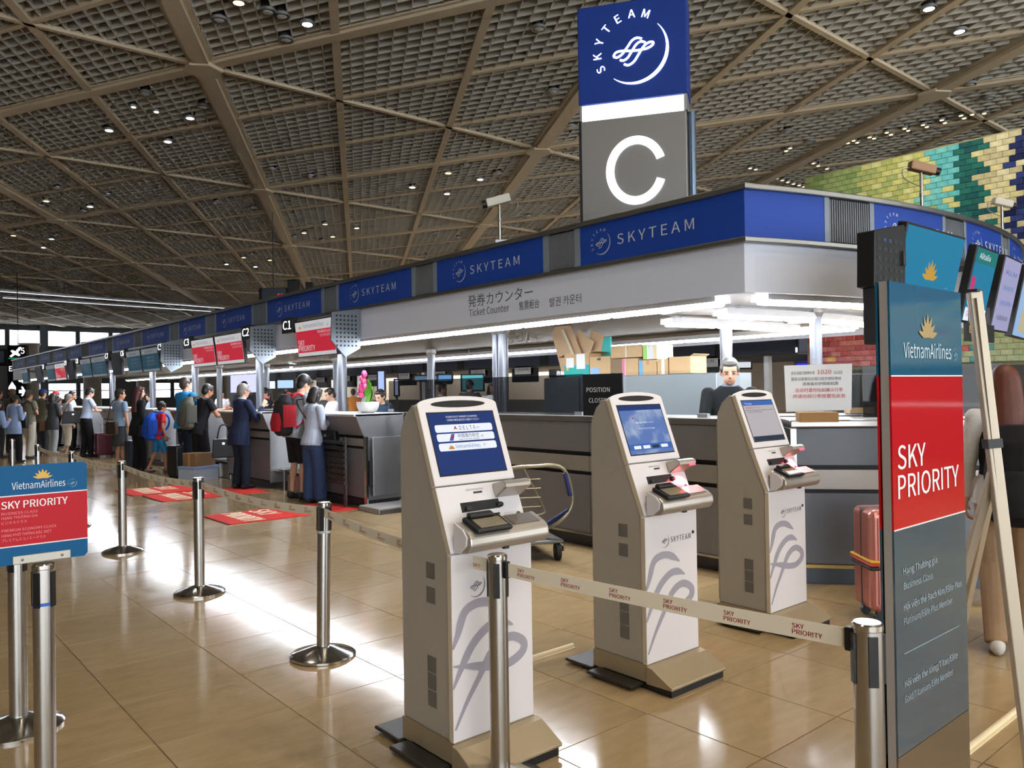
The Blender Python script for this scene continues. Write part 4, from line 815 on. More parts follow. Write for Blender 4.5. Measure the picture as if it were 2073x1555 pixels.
def p3(q, w_, h_):
    for k, c in enumerate((sblue, ecy, sblue, sink)): q.text(('KLM', 'CHINA EASTERN', 'CHINA SOUTHERN', 'KOREAN AIR')[k], w_*.2, h_*(.76-.2*k), .04, .005, c, width=w_*.6)
def p4(q, w_, h_):
    q.quad(.02, h_*.86, w_-.02, h_-.02, .005, vgrey); q.text('チェックイン', w_*.06, h_*.89, .045, .006, sw, width=w_*.5); q.prism([(w_*.25, h_*.1), (w_*.75, h_*.08), (w_*.8, h_*.5), (w_*.7, h_*.72), (w_*.4, h_*.75), (w_*.3, h_*.4)], .003, .005, esand)
    for k in range(3): q.text('B C D'[2*k], w_*(.4+.12*k), h_*.4, .05, .006, sink)
end_screen(5.68, 6.72, 2.4, 2.635, .62, 'teal airline screen with a golden lotus, hung at the rounded canopy end', p1, ecy)
end_screen(7.02, 7.62, 2.42, 2.62, .62, 'narrow multicoloured airline screen hung next to the lotus screen', p2, ecy, 4)
end_screen(7.78, 8.42, 2.46, 2.62, .66, 'lilac screen listing airlines, hung between the multicoloured one and the map', p3, elil, 6)
end_screen(8.62, 9.6, 2.55, 2.62, .68, 'pale blue map screen hung at the right border of the canopy end', p4, eice, 10)
t = thing('airline_placard', 'small black placard with golden letters hung under the multicoloured screen', 'placard', (6.96, 2.5, 1.84)); MB().box((0, 0, 0), (.62, .02, .15), black).build('board', t); q = MB(frame((0, -.001, 0), (1, 0, 0), (0, 0, 1))); q.text('ETIHAD', .06, .07, .055, .001, gold, width=.36); q.text('AIRWAYS', .1, .02, .03, .001, gold, width=.26); q.build('lettering', t); MB().box((.1, .0, .15), (.12, .02, .3), dsteel).box((.5, 0, .15), (.52, .02, .3), dsteel).build('hanger', t)
t = thing('monitor_bracket', 'black perforated bracket box hung beside the lotus screen', 'bracket', (5.2, 2.42, 2.12)); q = MB(frame((0, 0, 0), (1, 0, 0), (0, 0, 1))); q.prism([(0, .03), (.02, .40), (.50, .50), (.46, .0)], -.12, 0, black); q.build('side_plate', t, bevel=.006)
q = MB(frame((0, -.001, 0), (1, 0, 0), (0, 0, 1)))
for i in range(5):
    for j in range(5): q.box((.06+i*.08, .08+j*.065, 0), (.105+i*.08, .105+j*.065, .001), mat('slot_blue', '#2d3f66', .5) if j == 4 and i in (1, 2) else dark)
stuff(q.build('holes', t)); MB().box((.04, .0, -.35), (.3, .1, .03), dark).build('lower_box', t, bevel=.008); MB().box((.40, -.02, .2), (.44, .2, .3), dark).build('arm', t)
# ================================================================== security cameras on the canopy roof
def cctv(px, pyb, pyt, X=None, Y=None, label='', yaw=0, white_=True):
    b = onX(px, pyb, X) if X else onY(px, pyb, Y); tp = onX(px, pyt, X) if X else onY(px, pyt, Y); h_ = tp.z-b.z
    t = thing('security_camera', label, 'camera', (b.x, b.y, 3.03), R(yaw)); h_ = tp.z-3.03
    MB().box((-.09, -.07, -.06), (.09, .07, .012), dsteel).box((-.05, -.09, .0), (.12, -.05, .06), alu).build('mount', t, bevel=.004); MB().tube([(0, 0, .01), (0, 0, h_)], .016, steel2, 12).build('pole', t, smooth=True); MB().tube([(0, 0, h_*.6), (0, 0, h_*.66)], .021, alu, 12).build('collar', t)
    hm = Matrix.Translation((0, 0, h_+.05)) @ Matrix.Rotation(R(-14), 4, 'Y'); MB(hm).box((-.14, -.05, -.045), (.12, .05, .045), mat('camera_white', '#d9d6ca', .4) if white_ else mat('camera_tan', '#a98462', .5)).build('housing', t, bevel=.012); MB(hm).tube([(-.14, 0, 0), (-.19, 0, 0)], .04, black, 14).build('lens', t)
    MB().tube([tuple(p) for p in smooth_path([(.12, 0, h_+.05), (.19, 0, h_+.03), (.17, 0, h_-.06), (.02, .0, h_-.14)], 5)], .006, alu, 6).build('cable', t)
cctv(1012, 478, 415, X=5.35, label='white security camera on a steel post beside the pillar sign', yaw=-40)
cctv(1866, 405, 350, Y=3.4, label='tan security camera facing away on a post over the rounded canopy end', yaw=140, white_=False)
cctv(2029, 465, 418, Y=3.85, label='white security camera in front of the gold mosaic', yaw=140)
# ================================================================== loose things
# ---- cardboard boxes on the cabinet behind the counter
cab_top = 1.645
t = thing('back_cabinet', 'grey metal cabinet behind the ticket counter, boxes standing on it', 'cabinet', (6.72, 4.74, 0)); cabm = mat('cabinet_grey', '#8d9498', .45, .3, noise=.05, scale=40)
MB().box((0.01, 0, 0), (.62, 2.55, cab_top), mat('cabinet_body', '#6f7578', .5)).build('body', t)
for a, b, m_ in ((0, 1.31, cabm), (1.33, 1.92, mat('cabinet_dark', '#565c62', .5)), (1.94, 2.55, mat('cabinet_dark', '#565c62', .5))): MB().box((-.01, a, .05), (.01, b, cab_top-.01), m_).build('door', t)
def carton(px0, px1, py0, py1, dep, label, X=6.8, flaps=0, wrap=None, stripes=(), col='#c3a378', z0=None, d2=.0, name='cardboard_box', mark=None):
    y1, y0 = onX(px0, py1, X).y, onX(px1, py1, X).y; zt = onX((px0+px1)/2, py0, X).z; zb = cab_top if z0 is None else z0; h_ = zt-zb; w_ = y1-y0
    m_ = mat('card_'+col[1:], col, .8, noise=.08, scale=7); t = thing(name, label, 'box', (X, y0, zb), 0, 'boxes on the back cabinet')
    if flaps: # open box: walls
        MB().box((0, 0, 0), (dep, w_, .006), m_).box((0, 0, 0), (.006, w_, h_), m_).box((dep-.006, 0, 0), (dep, w_, h_), m_).box((.006, 0, 0), (dep-.006, .006, h_), m_).box((.006, w_-.006, 0), (dep-.006, w_, h_), m_).build('body', t)
        f_ = flaps; MB().add([(0, w_, h_), (dep, w_, h_), (dep, w_+f_, h_-.03), (0, w_+f_, h_-.03), (0, w_, h_+.005), (dep, w_, h_+.005), (dep, w_+f_, h_-.025), (0, w_+f_, h_-.025)], [(3, 2, 1, 0), (4, 5, 6, 7), (0, 1, 5, 4), (1, 2, 6, 5), (2, 3, 7, 6), (3, 0, 4, 7)], m_).build('flap', t)
        MB().add([(0, 0, h_), (dep, 0, h_), (dep, -f_*.8, h_+.02), (0, -f_*.8, h_+.02), (0, 0, h_+.005), (dep, 0, h_+.005), (dep, -f_*.8, h_+.025), (0, -f_*.8, h_+.025)], [(0, 1, 2, 3), (7, 6, 5, 4), (4, 5, 1, 0), (5, 6, 2, 1), (6, 7, 3, 2), (7, 4, 0, 3)], m_).build('flap', t)
    else:
        MB().box((0, 0, 0), (dep, w_, h_), m_).build('body', t, bevel=.003); MB().box((-.001, w_/2-.02, h_-.05), (dep, w_/2+.02, h_+.001), mat('tape_brown', '#b08d5e', .4)).build('tape', t)
    if wrap: MB().box((-.0015, -.0015, .0), (dep+.001, w_+.0015, h_*wrap[1]), mat('wrap_'+wrap[0][1:], wrap[0], .5)).build('printed_band', t)
    for s0, s1_, c in stripes: MB().box((-.002, w_*(1-s1_), .002), (0, w_*(1-s0), h_-.002), mat('stripe_'+c[1:], c, .5)).build('stripe', t)
    if mark: q = MB(frame((-.003, 0, 0), (0, -1, 0), (0, 0, 1))); mark(q, w_, h_); q.build('mark', t)
    return t
pm = mat('print_brown', '#6b5636', .7)
carton(1143, 1193, 717, 757, .3, 'open cardboard box with turquoise lower half and raised flaps', flaps=.11, wrap=('#19a59c', .52), mark=lambda q, w_, h_: (q.quad(-w_*.92, h_*.42, -w_*.6, h_*.85, .001, white), q.quad(-w_*.5, h_*.35, -w_*.15, h_*1.0, .001, white), q.lathe([(.02, 0), (.001, .001)], mat('mark_yellow', '#d8c030', .5), 12, (-w_*.86, h_*.36, .001))))
carton(1194, 1236, 722, 757, .3, 'closed cardboard box with a blue picture on it beside the turquoise-banded box', mark=lambda q, w_, h_: (q.quad(-w_*.95, h_*.05, -w_*.5, h_*.45, .001, mat('print_sky', '#8fb2cf', .6)), q.quad(-w_*.62, h_*.82, -w_*.45, h_*.92, .001, dark)))
carton(1187, 1236, 684, 714, .02, 'turquoise sheet of board standing upright behind the boxes', X=7.05, wrap=('#2cc0b8', .999), name='turquoise_board', z0=cab_top, col='#2cc0b8')
carton(1237, 1292, 726, 757, .3, 'cardboard box with pink stripes at the bottom of the double stack', stripes=((.44, .5, '#d8619a'), (.52, .56, '#e6a4c4'), (.0, .42, '#7d6546')))
zz = onX(1260, 725, 6.8).z
carton(1237, 1300, 699, 725, .28, 'flattish cardboard box on top of the pink-striped one', z0=zz+.002, stripes=((.47, .52, '#d9cdb8'),))
carton(1294, 1329, 729, 756, .3, 'cardboard box with a light blue stripe next to the double stack', stripes=((.0, .2, '#5fa3d0'),))
zz = onX(1312, 728, 6.8).z
carton(1302, 1330, 698, 727, .28, 'white and green striped box standing on the blue-striped box', z0=zz+.002, stripes=((.0, .28, '#8cc65a'), (.3, .42, '#e8e8e8'), (.45, .7, '#cfd6dc')), col='#d8c49c')
carton(1331, 1352, 727, 755, .25, 'narrow cardboard box with a white label in the row', stripes=((.4, .7, '#e2ddd2'),))
carton(1355, 1398, 722, 754, .28, 'open cardboard box at the end of the row nearest the clerk', flaps=.05)
t = thing('cardboard_sheet', 'tall folded cardboard sheets leaning out of the turquoise-banded box', 'cardboard', (6.95, onX(1165, 715, 6.95).y, cab_top+.08), 0)
sm = mat('sheet_card', '#cfae88', .8, noise=.08, scale=5)
for i, (pts, dx) in enumerate((([(.25, 0), (-.22, .0), (.10, .62), (.26, .66), (.42, .5)], 0), ([(-.1, .0), (-.28, .35), (.0, .52), (.12, .05)], .05), ([(-.28, 0), (-.40, .42), (-.18, .50), (-.08, 0)], .1))):
    MB(frame((dx, 0, 0), (0, 1, 0), (0, 0, 1))).prism(pts, -.006, 0, sm).build('sheet', t)
t = thing('poster_tube', 'long pale cardboard tube with an orange end stuck in the open box', 'tube', (6.9, onX(1160, 715, 6.9).y, cab_top+.05)); MB().tube([(0, -.1, .05), (0, .18, .55)], .022, mat('tube_pale', '#d7c6ac', .7), 10).build('body', t); MB().tube([(0, -.1, .05), (0, -.07, .105)], .0235, mat('orange_end', '#c8622c', .6), 10).build('orange_end', t)
for i, (px, py, w_, d3, h_, lab, c) in enumerate(((1708, 800, .3, .25, .17, 'brown box inside the end counter, seen through the glass', '#9a7a52'), (1765, 806, .3, .2, .10, 'blue file box inside the end counter', '#2a5aa0'), (1610, 842, .26, .2, .07, 'small brown parcel lying on the end counter under the notice', '#a07a4c'))):
    pp = at(px, py, 7.0 if i < 2 else 5.75); t = thing('parcel', lab, 'box', (pp.x, pp.y, 1.25 if i < 2 else 1.241), R(-52)); m_ = mat('parcel_'+c[1:], c, .75)
    MB().box((0, -d3, 0), (w_, 0, h_), m_).build('body', t, bevel=.004); MB().box((-.001, -d3/2-.02, 0), (w_+.001, -d3/2+.02, h_+.001), mat('tape_brown', '#b08d5e', .4)).build('tape', t)
t = thing('inner_desk', 'dark work desk behind the end counter glass', 'desk', (a0.x+.79*.66, a0.y+.61*.66, 0), rz); MB().box((-1.5, -.6, 1.2), (0, 0, 1.248), dark).build('top', t); MB().box((-1.45, -.5, 0), (-.05, -.45, 1.2), dark).build('panel', t)
pp = at(1745, 800, 6.6); t = thing('desk_monitor', 'dark computer monitor behind the end counter glass', 'monitor', (pp.x, pp.y, 1.25), R(-52)); MB().box((-.1, -.02, .06), (.34, .02, .34), black).build('screen', t, bevel=.005); MB().box((.1, -.015, .0), (.14, .015, .1), black).build('neck', t); MB().box((.02, -.08, 0), (.22, .08, .012), black).build('foot', t)
# ---- flower pot on the first counter
pp = onX(745, 822, 5.45); t = thing('flower_pot', 'white bowl with pink lotus buds and green leaves on the first check-in counter', 'plant', (5.45, pp.y, 1.222))
MB().lathe([(.07, 0), (.12, .03), (.15, .09), (.155, .15), (.14, .15), (.13, .12), (.0, .12)][:-1]+[(.001, .12)], mat('pot_white', '#dcd9d4', .35), 24).build('bowl', t, smooth=60)
leafm, budm = mat('leaf_green', '#5fae2e', .5), mat('bud_pink', '#d8447e', .5)
r9 = random.Random(5)
for i in range(7):
    a = r9.uniform(-.5, .9); q = MB(); n_ = V((math.cos(i*1.3), math.sin(i*1.3), 0)); top = V((.0, -.10+.05*i*.4, .36+.05*(i % 3))); b0 = V((0, -.02+.01*i, .12)); mid_ = (b0+top)/2+V((.02*n_.x, .03*n_.y, .03)); u_ = V((.15*n_.x, .8, .1)).normalized()
    q.add([b0-u_*.02, b0+u_*.02, mid_+u_*.075, mid_-u_*.075, top, top+V((.006, 0, 0))], [(0, 1, 2, 3), (3, 2, 4), (3, 4, 5, 2)], leafm); q.build('leaf', t)
for i, (dy, z) in enumerate(((.05, .50), (.09, .44), (.07, .40), (.11, .35), (.15, .30), (.09, .29), (.17, .24), (.11, .22), (.04, .33))):
    q = MB(); q.ell((-.02-.015*(i % 2), dy, z+.03), (.036, .036, .045 if i else .055), budm, 10, 7)
    for k in range(5): a = k*1.257; q.ell((-.02+.022*math.cos(a), dy+.022*math.sin(a), z+.025), (.02, .02, .036), budm, 8, 6)
    o = q.build('lotus_bud', t, smooth=50); MB().tube([(0, .0, .12), (-.01, dy*.6, z*.6+.05), (-.02, dy, z)], .004, leafm, 6).build('stem', o)
t = thing('acrylic_stand', 'clear acrylic leaflet stand beside the flower bowl', 'stand', (5.35, onX(727, 822, 5.35).y, 1.222)); ac = mat('acrylic', '#dfe8f0', .05, alpha=.35); MB(frame((0, .05, 0), (0, -1, 0), (.12, -.02, .3))).box((0, 0, 0), (.1, .26, .004), ac).build('pocket', t); MB().box((-.04, -.06, 0), (.12, .06, .006), ac).build('foot', t)
t = thing('black_tray', 'flat black tray on the second check-in counter beside the suited man', 'tray', (5.35, 12.35, 1.222)); MB().prism([(-.12, -.25), (.12, -.25), (.14, .25), (-.14, .25)], 0, .03, black).build('dish', t, bevel=.01); MB().box((-.09, -.2, .03), (.09, .2, .036), dark).build('mat', t)
# ---- luggage trolley behind the nearest kiosk
t = thing('luggage_trolley', 'empty luggage trolley with blue handle grips parked behind the nearest kiosk', 'trolley', (4.72, 5.35, 0), R(-28)); blu = mat('grip_blue', '#1c2c6b', .5); wire = mat('trolley_wire', '#a39c86', .3, .8); tyre = mat('tyre', '#161616', .7)
MB().tube([tuple(p) for p in smooth_path([(-.28, -.18, .12), (-.28, -.22, .62), (-.26, -.22, .8), (.0, -.22, .83), (.26, -.22, .8), (.34, -.22, .5), (.20, -.2, .32), (.0, .0, .2)], 5)], .016, wire, 8).build('frame', t, smooth=True)
MB().tube([(.275, -.22, .76), (.32, -.22, .56)], .022, blu, 10).build('grip', t); MB().tube([(-.28, -.22, .78), (-.285, -.22, .6)], .022, blu, 10).build('grip', t); MB().tube([(.31, -.215, .43), (.06, -.06, .24)], .024, blu, 10).build('strut', t)
q = MB(); q.tube([tuple(p) for p in smooth_path([(-.1, -.22, .82), (.06, -.22, .5), (.08, -.22, .42), (-.05, -.22, .40)], 4)], .006, wire, 6)
for k in range(4): q.tube([(-.25, -.225, .48+.08*k), (.05, -.225, .48+.08*k)], .004, wire, 6)
q.build('basket_wire', t)
MB().prism([(-.25, -.25), (.25, -.25), (.2, .55), (-.2, .55)], .15, .18, dsteel).build('deck', t, bevel=.01)
for x, y in ((.2, -.2), (-.2, -.2), (0, .5)): o = MB(frame((x, y, .075), (0, 1, 0), (0, 0, 1))).lathe([(.01, -.02), (.075, -.02), (.075, .02), (.01, .02)], tyre, 18).build('wheel', t); MB(frame((x, y, .075), (0, 1, 0), (0, 0, 1))).lathe([(.001, -.026), (.03, -.026), (.03, .026), (.001, .026)], steel2, 12).build('hub', o)
MB().tube([(.2, -.2, .16), (.25, -.2, .12), (.25, -.2, .075)], .012, steel2, 8).tube([(-.2, -.2, .16), (-.25, -.2, .12), (-.25, -.2, .075)], .012, steel2, 8).build('fork', t)
# ---- pink suitcase with strap
t = thing('suitcase', 'metallic pink ribbed suitcase with a yellow, red and black strap beside the tall sign', 'suitcase', (5.17, 2.28, 0), R(-42)); pk = mat('case_pink', '#c07a70', .28, .45); pkd = mat('case_strap_black', '#1b1a1c', .6)
MB().box((-.24, -.15, .07), (.24, .15, .71), pk).build('shell', t, bevel=.045, seg=4)
for i in range(9): x = -.19+i*.0475; MB().box((x-.010, -.157, .12), (x+.010, .157, .665), pk).build('rib', t, bevel=.006)
MB().box((-.245, -.004, .08), (.245, .004, .715), dsteel).build('seam', t)
for z, c, m_ in ((.335, .025, pkd), (.36, .022, mat('strap_red', '#c03a28', .6)), (.382, .018, mat('strap_yellow', '#d9a92c', .6))): MB().box((-.252, -.163, z), (.252, .163, z+c), m_).build('strap_band', t, bevel=.012)
MB().tube([(-.09, 0, .70), (-.09, 0, .735), (.09, 0, .735), (.09, 0, .70)], .011, black, 8).build('handle', t)
for x in (-.18, .18):
    for y in (-.1, .1): MB(frame((x, y, .028), (1, 0, 0), (0, 0, 1))).lathe([(.004, -.016), (.028, -.016), (.028, .016), (.004, .016)], black, 14).box((-.015, .0, -.02), (.015, .05, .02), black).build('caster', t)
# ---- aluminium easel behind the tall sign
ea = mat('easel_alu', '#b9ae9b', .4, .35); tp = at(1972, 590, 2.95); ft = G(2094, 1612); jn = tp.lerp(ft, .36)
t = thing('display_easel', 'aluminium folding display easel standing behind the tall sign', 'easel', (ft.x, ft.y, 0)); o0 = V((ft.x, ft.y, 0)); dn = (ft-tp).normalized()
def barr(a, b, w_, h_, m_=ea):
    d = (b-a).normalized(); s_ = d.cross(FW).normalized(); n = s_.cross(d); r_ = [[p+s_*(i*w_/2)+n*(j*h_/2)-o0 for i, j in ((-1, -1), (1, -1), (1, 1), (-1, 1))] for p in (a, b)]
    return MB().rings(r_, m_)
barr(tp, ft+V((0, 0, .02)), .046, .03).build('leg', t, bevel=.004); barr(at(1979, 603, 2.93), ft.lerp(tp, .45), .018, .02).build('inner_slide', t)
barr(jn+V((0, 0, .02)), G(1850, 1520)+V((0, 0, .02)), .034, .025).build('leg', t, bevel=.004); rear = at(2040, 960, 3.1); barr(jn+V((0, 0, .0)), G(2060, 1440)+V((.35, .4, .02)), .03, .025).build('leg', t, bevel=.004)
c_ = tp.lerp(ft, .305); barr(c_-dn*.012, c_+dn*.022, .054, .042, black).build('clamp', t); MB().box(tuple(tp-o0-V((.03, .02, .004))), tuple(tp-o0+V((.03, .02, .006))), dark).build('end_cap', t)
for p in (ft, G(1850, 1520), G(2060, 1440)+V((.35, .4, 0))): MB().lathe([(.018, 0), (.02, .02), (.012, .035)], black, 10, tuple(V((p.x, p.y, 0))-o0)).build('foot', t)
# ---- red carpet mats with cream lettering
matr = mat('mat_red', '#c92a22', .95, noise=.12, scale=60)
for x0, x1, y0, y1, lab in ((3.38, 5.08, 9.06, 9.96, 'red priority mat in front of the first check-in counter'), (3.42, 5.0, 11.68, 12.65, 'red priority mat in front of the second check-in counter, the suited man on it'), (3.3, 4.6, 12.75, 13.7, 'farthest red priority mat, behind the fourth stanchion')):
    t = thing('carpet_mat', lab, 'mat', (x0, y0, 0)); MB().box((0, 0, 0), (x1-x0, y1-y0, .008), matr).build('pile', t, bevel=.003)
    h_ = y1-y0; q = MB(frame((0, h_, .0085), (0, -1, 0), (1, 0, 0))); q.text('SKY', h_*.06, .56, .25, .0005, cream, width=h_*.52, bold=.07); q.text('PRIORITY', h_*.06, .22, .25, .0005, cream, width=h_*.88, bold=.07); q.build('lettering', t)
    for xx in (0, x1-x0-.03): MB().box((xx, 0, 0), (xx+.03, h_, .0095), mat('mat_edge', '#8f1c18', .9)).build('edge_band', t)
# ---- parcels on the floor by the black polo man
t = thing('cardboard_box', 'taped cardboard box standing on a white box on the floor by the second counter', 'box', (4.66, 14.0, .26), R(20)); MB().box((0, 0, 0), (.42, .34, .23), mat('card_floor', '#8d6d4c', .8, noise=.1)).build('body', t, bevel=.006); MB().box((-.001, .14, 0), (.421, .2, .232), mat('tape_brown', '#b08d5e', .4)).build('tape', t)
t = thing('white_box', 'white and pale blue box on the floor under the cardboard box', 'box', (4.62, 13.95, 0), R(18)); MB().box((0, 0, 0), (.5, .44, .225), mat('box_pale', '#b4c2d6', .5)).build('body', t, bevel=.006); MB().box((-.008, -.008, .205), (.508, .448, .259), mat('lid_blue', '#8ba6d0', .5)).build('lid', t, bevel=.006)
# ---- signs far left, hanging boards
def signbox(px0, py0, px1, py1, dep, label, deco, m_=black, name='direction_sign', hang=True):
    a, b = at(px0, py1, dep), at(px1, py1, dep); tp_ = at(px0, py0, dep); w_ = (V((b.x, b.y, 0))-V((a.x, a.y, 0))).length; d = V((b.x-a.x, b.y-a.y, 0)).normalized(); h_ = tp_.z-a.z
    t = thing(name, label, 'sign', (a.x, a.y, a.z), math.atan2(d.y, d.x)); MB().box((0, 0, 0), (w_, .25, h_), m_).build('box', t, bevel=.02); q = MB(frame((0, -.005, 0), (1, 0, 0), (0, 0, 1))); deco(q, w_, h_)
    if q.f: q.build('symbol', t)
    if hang is None: pass
    elif hang: MB().box((w_*.5-.015, .1, h_), (w_*.5+.015, .13, CZ-a.z), dsteel).build('suspension_rod', t)
    else: MB().box((w_*.5-.1, .3, -a.z), (w_*.5+.1, .45, h_), dsteel).box((w_*.5-.05, .2, h_*.4), (w_*.5+.05, .32, h_*.6), dsteel).build('mast', t)
    return t, w_, h_
sgn = mat('sign_green', '#1f7a4c', .5, emit=.7)
def plane(q, w_, h_):
    q.prism([(w_*x, h_*y) for x, y in ((.12, .22), (.3, .42), (.18, .6), (.28, .66), (.44, .56), (.62, .84), (.74, .86), (.70, .70), (.56, .48), (.70, .30), (.62, .22), (.42, .34), (.22, .16))], 0, .005, sign_w); q.quad(w_*.06, h_*.04, w_*.6, h_*.12, .006, sgn); q.text('5', w_*.72, h_*.4, h_*.4, .006, sign_w)
signbox(15, 699, 53, 728, 44, 'dark hanging sign with a white aeroplane at the far end of the hall', plane)
def arrows(q, w_, h_):
    q.prism([(w_*x, h_*y) for x, y in ((.18, .0), (.18, .45), (.05, .38), (.05, .5), (.24, .75), (.43, .5), (.43, .38), (.30, .45), (.30, .0))], 0, .005, sign_w); q.prism([(w_*x, h_*y) for x, y in ((.6, .22), (.78, .22), (.72, .08), (.8, .08), (.95, .3), (.8, .52), (.72, .52), (.78, .36), (.6, .36))], 0, .005, sign_w); q.text('7', w_*.7, h_*.68, h_*.25, .005, sign_w)
signbox(16, 762, 54, 806, 43, 'dark sign pillar with white arrows below the aeroplane sign', arrows, hang=False)
signbox(15, 728, 52, 762, 44.2, 'dark middle box of the far sign pillar', lambda q, w_, h_: [q.text('E F', w_*.1, h_*.3, h_*.3, .005, sign_w)], hang=False)
signbox(-40, 708, 14, 742, 46, 'grey board hung at the far left of the hall', lambda q, w_, h_: q.quad(w_*.1, h_*.2, w_*.9, h_*.9, .004, mat('board_grey', '#6f7f92', .5)), dark, 'hanging_board')
t, w_, h_ = signbox(524, 583, 580, 608, 30, 'dark departure board with red digits showing over the canopy', lambda q, w_, h_: (q.quad(w_*.12, h_*.05, w_*.97, h_*.95, .003, mat('board_slate', '#46505c', .5)), q.text('C 0 3', w_*.68, h_*.25, h_*.25, .005, mat('led_red', '#ff2838', emit=1.5))), black, 'departure_board')
signbox(582, 566, 603, 596, 30, 'larger black loudspeaker box over the departure board', lambda q, w_, h_: [q.quad(w_*.1, h_*.1, w_*.9, h_*.9, .004, dark)], black, 'loudspeaker', hang=None); signbox(618, 571, 632, 590, 30, 'smaller black loudspeaker box beside the larger one', lambda q, w_, h_: [q.quad(w_*.1, h_*.1, w_*.9, h_*.9, .004, dark)], black, 'loudspeaker', hang=None)
# ---- the next island, seen under the canopy
t = thing('far_canopy', 'dark canopy of the next check-in island seen under the near canopy', 'canopy', (18.5, 10.6, 2.3)); MB().box((0, 0, .45), (5.5, 34, .5), dsteel).build('roof', t); MB().box((0, 0, 0), (5.5, 34, .05), mat('canopy_underside', '#4c4e52', .5)).build('underside', t)
for i in range(14): MB().box((-.05, .05+i*2.4, .05), (0, 2.0+i*2.4, .42), mat('far_blue', '#39415a', .5)).build('blue_panel', t); MB().box((-.04, 2.02+i*2.4, .05), (0, 2.43+i*2.4, .42), ribd).build('vent_panel', t)
MB().box((.0, -.05, .05), (5.5, 0, .42), mat('far_blue', '#39415a', .5)).build('end_panel', t)
for i in range(6): MB().box((.3, 1+i*5.5, -2.3), (.45, 1.15+i*5.5, 0), steel).build('column', t)
for i in range(11):
    y = 13+i*2.6; t = thing('far_monitor', ('%s black monitor with a white placard under the far canopy' % ('first second third fourth fifth sixth seventh eighth ninth tenth eleventh'.split()[i])), 'monitor', (18.65, y, 1.78)); MB().box((.1, .3, .5), (.14, .34, .54), dsteel).build('hanger', t); MB().box((.1, .9, .5), (.14, .94, .54), dsteel).build('hanger', t); MB().box((0, 0, 0), (.25, 1.2, .5), black).build('casing', t, bevel=.02); q = MB(); q.box((-.15, .0, .28), (-.13, .85, .58), mat('placard_white', '#d9dde2', .5)); q.build('placard', t); q = MB(frame((-.152, .85, .3), (0, -1, 0), (0, 0, 1))); q.text('CHECK-IN', .08, .1, .09, .001, navy, width=.65); q.build('lettering', t)
for i in range(7):
    t = thing('far_counter', '%s pale counter of the next island' % ('first second third fourth fifth sixth seventh'.split()[i]), 'counter', (18.6, 12+i*4, 0)); MB().box((0, 0, 0), (.7, 3.2, 1.1), cnt_l).build('body', t); MB().box((-.05, -.03, 1.1), (.75, 3.23, 1.15), topm).build('worktop', t)
# screens and shop fronts beyond
def panel_far(px0, py0, px1, py1, dep, label, m_, cat='screen', name='display_screen'):
    a, b = at(px0, py1, dep), at(px1, py1, dep); z1 = at(px0, py0, dep).z; d = V((b.x-a.x, b.y-a.y, 0)); w_ = d.length
    t = thing(name, label, cat, (a.x, a.y, a.z), math.atan2(d.y, d.x)); MB().box((-.05, 0, -.05), (w_+.05, .12, z1-a.z+.05), black).build('frame', t); MB().box((0, -.006, 0), (w_, 0, z1-a.z), m_).build('panel', t); MB().box((w_/2-.04, .02, -a.z), (w_/2+.04, .1, -.05), dsteel).build('stand', t)
panel_far(467, 757, 519, 795, 30, 'large lilac display screen glowing in the back of the hall', scr('lilac2', '#b9bbee', 1.4)); panel_far(538, 772, 557, 787, 31, 'small pale display screen just past the lilac one', scr('ice2', '#cfe0ff', 1.4)); panel_far(562, 770, 594, 786, 31, 'display screen with red and yellow corner', scr('ice3', '#a8c6f0', 1.2))
panel_far(888, 760, 914, 771, 24, 'blue display screen left of the white one beyond the glass', scr('blue2', '#5c8fc4', 1.0)); panel_far(936, 760, 978, 790, 24, 'teal display screen showing through the smoked glass', scr('teal2', '#59a7b4', 1.1)); panel_far(840, 762, 886, 770, 24.2, 'long dark blue display board above the smoked glass', scr('blue3', '#5a7896', .7))
panel_far(1466, 728, 1520, 745, 26, 'white lit panel behind the grey-haired clerk', scr('white2', '#dfe3ea', .9)); panel_far(1612, 735, 1640, 744, 26, 'vivid blue display screen beside the red mosaic', scr('vivid', '#2230e0', 1.0)); panel_far(1400, 747, 1462, 753, 24, 'narrow lit counter strip behind the grey-haired clerk', scr('white3', '#e8ecf2', .8), 'lamp', 'lit_strip')
panel_far(766, 752, 778, 800, 27, 'tall bright lit display case beyond the flower pot', scr('case', '#9fb4e0', 1.2), 'display', 'display_case'); panel_far(800, 770, 806, 800, 27, 'thin lit strip of a shop front beyond the flower pot', scr('case2', '#c5d2ff', 1.2), 'display', 'shop_front')
panel_far(1118, 752, 1128, 764, 20, 'green pictogram plate of the departures sign', scr('green2', '#2f9a78', .8), 'sign', 'departures_sign')
t, w_, h_ = signbox(1112, 748, 1150, 764, 19.6, 'dark departures sign with white characters above the smoked glass', lambda q, w_, h_: q.text('出発', w_*.4, h_*.25, h_*.5, .004, sign_w, width=w_*.4), dark, 'departures_board', hang=None)
for i, (y, px) in enumerate(((22, 0), (24.2, 0), (26.4, 0), (28.6, 0), (30.8, 0))):
    o = struct(MB().box((43.8, y, 3.2), (44, y+2.0, 3.3), mull).box((43.8, y, 4.4), (44, y+2.0, 4.5), mull).box((43.8, y, 3.3), (44, y+.1, 4.4), mull).box((43.8, y+1.9, 3.3), (44, y+2, 4.4), mull).build('window_%d' % (200+i))); MB().box((43.9, y+.1, 3.3), (43.95, y+1.9, 4.4), win_e).build('pane', o)
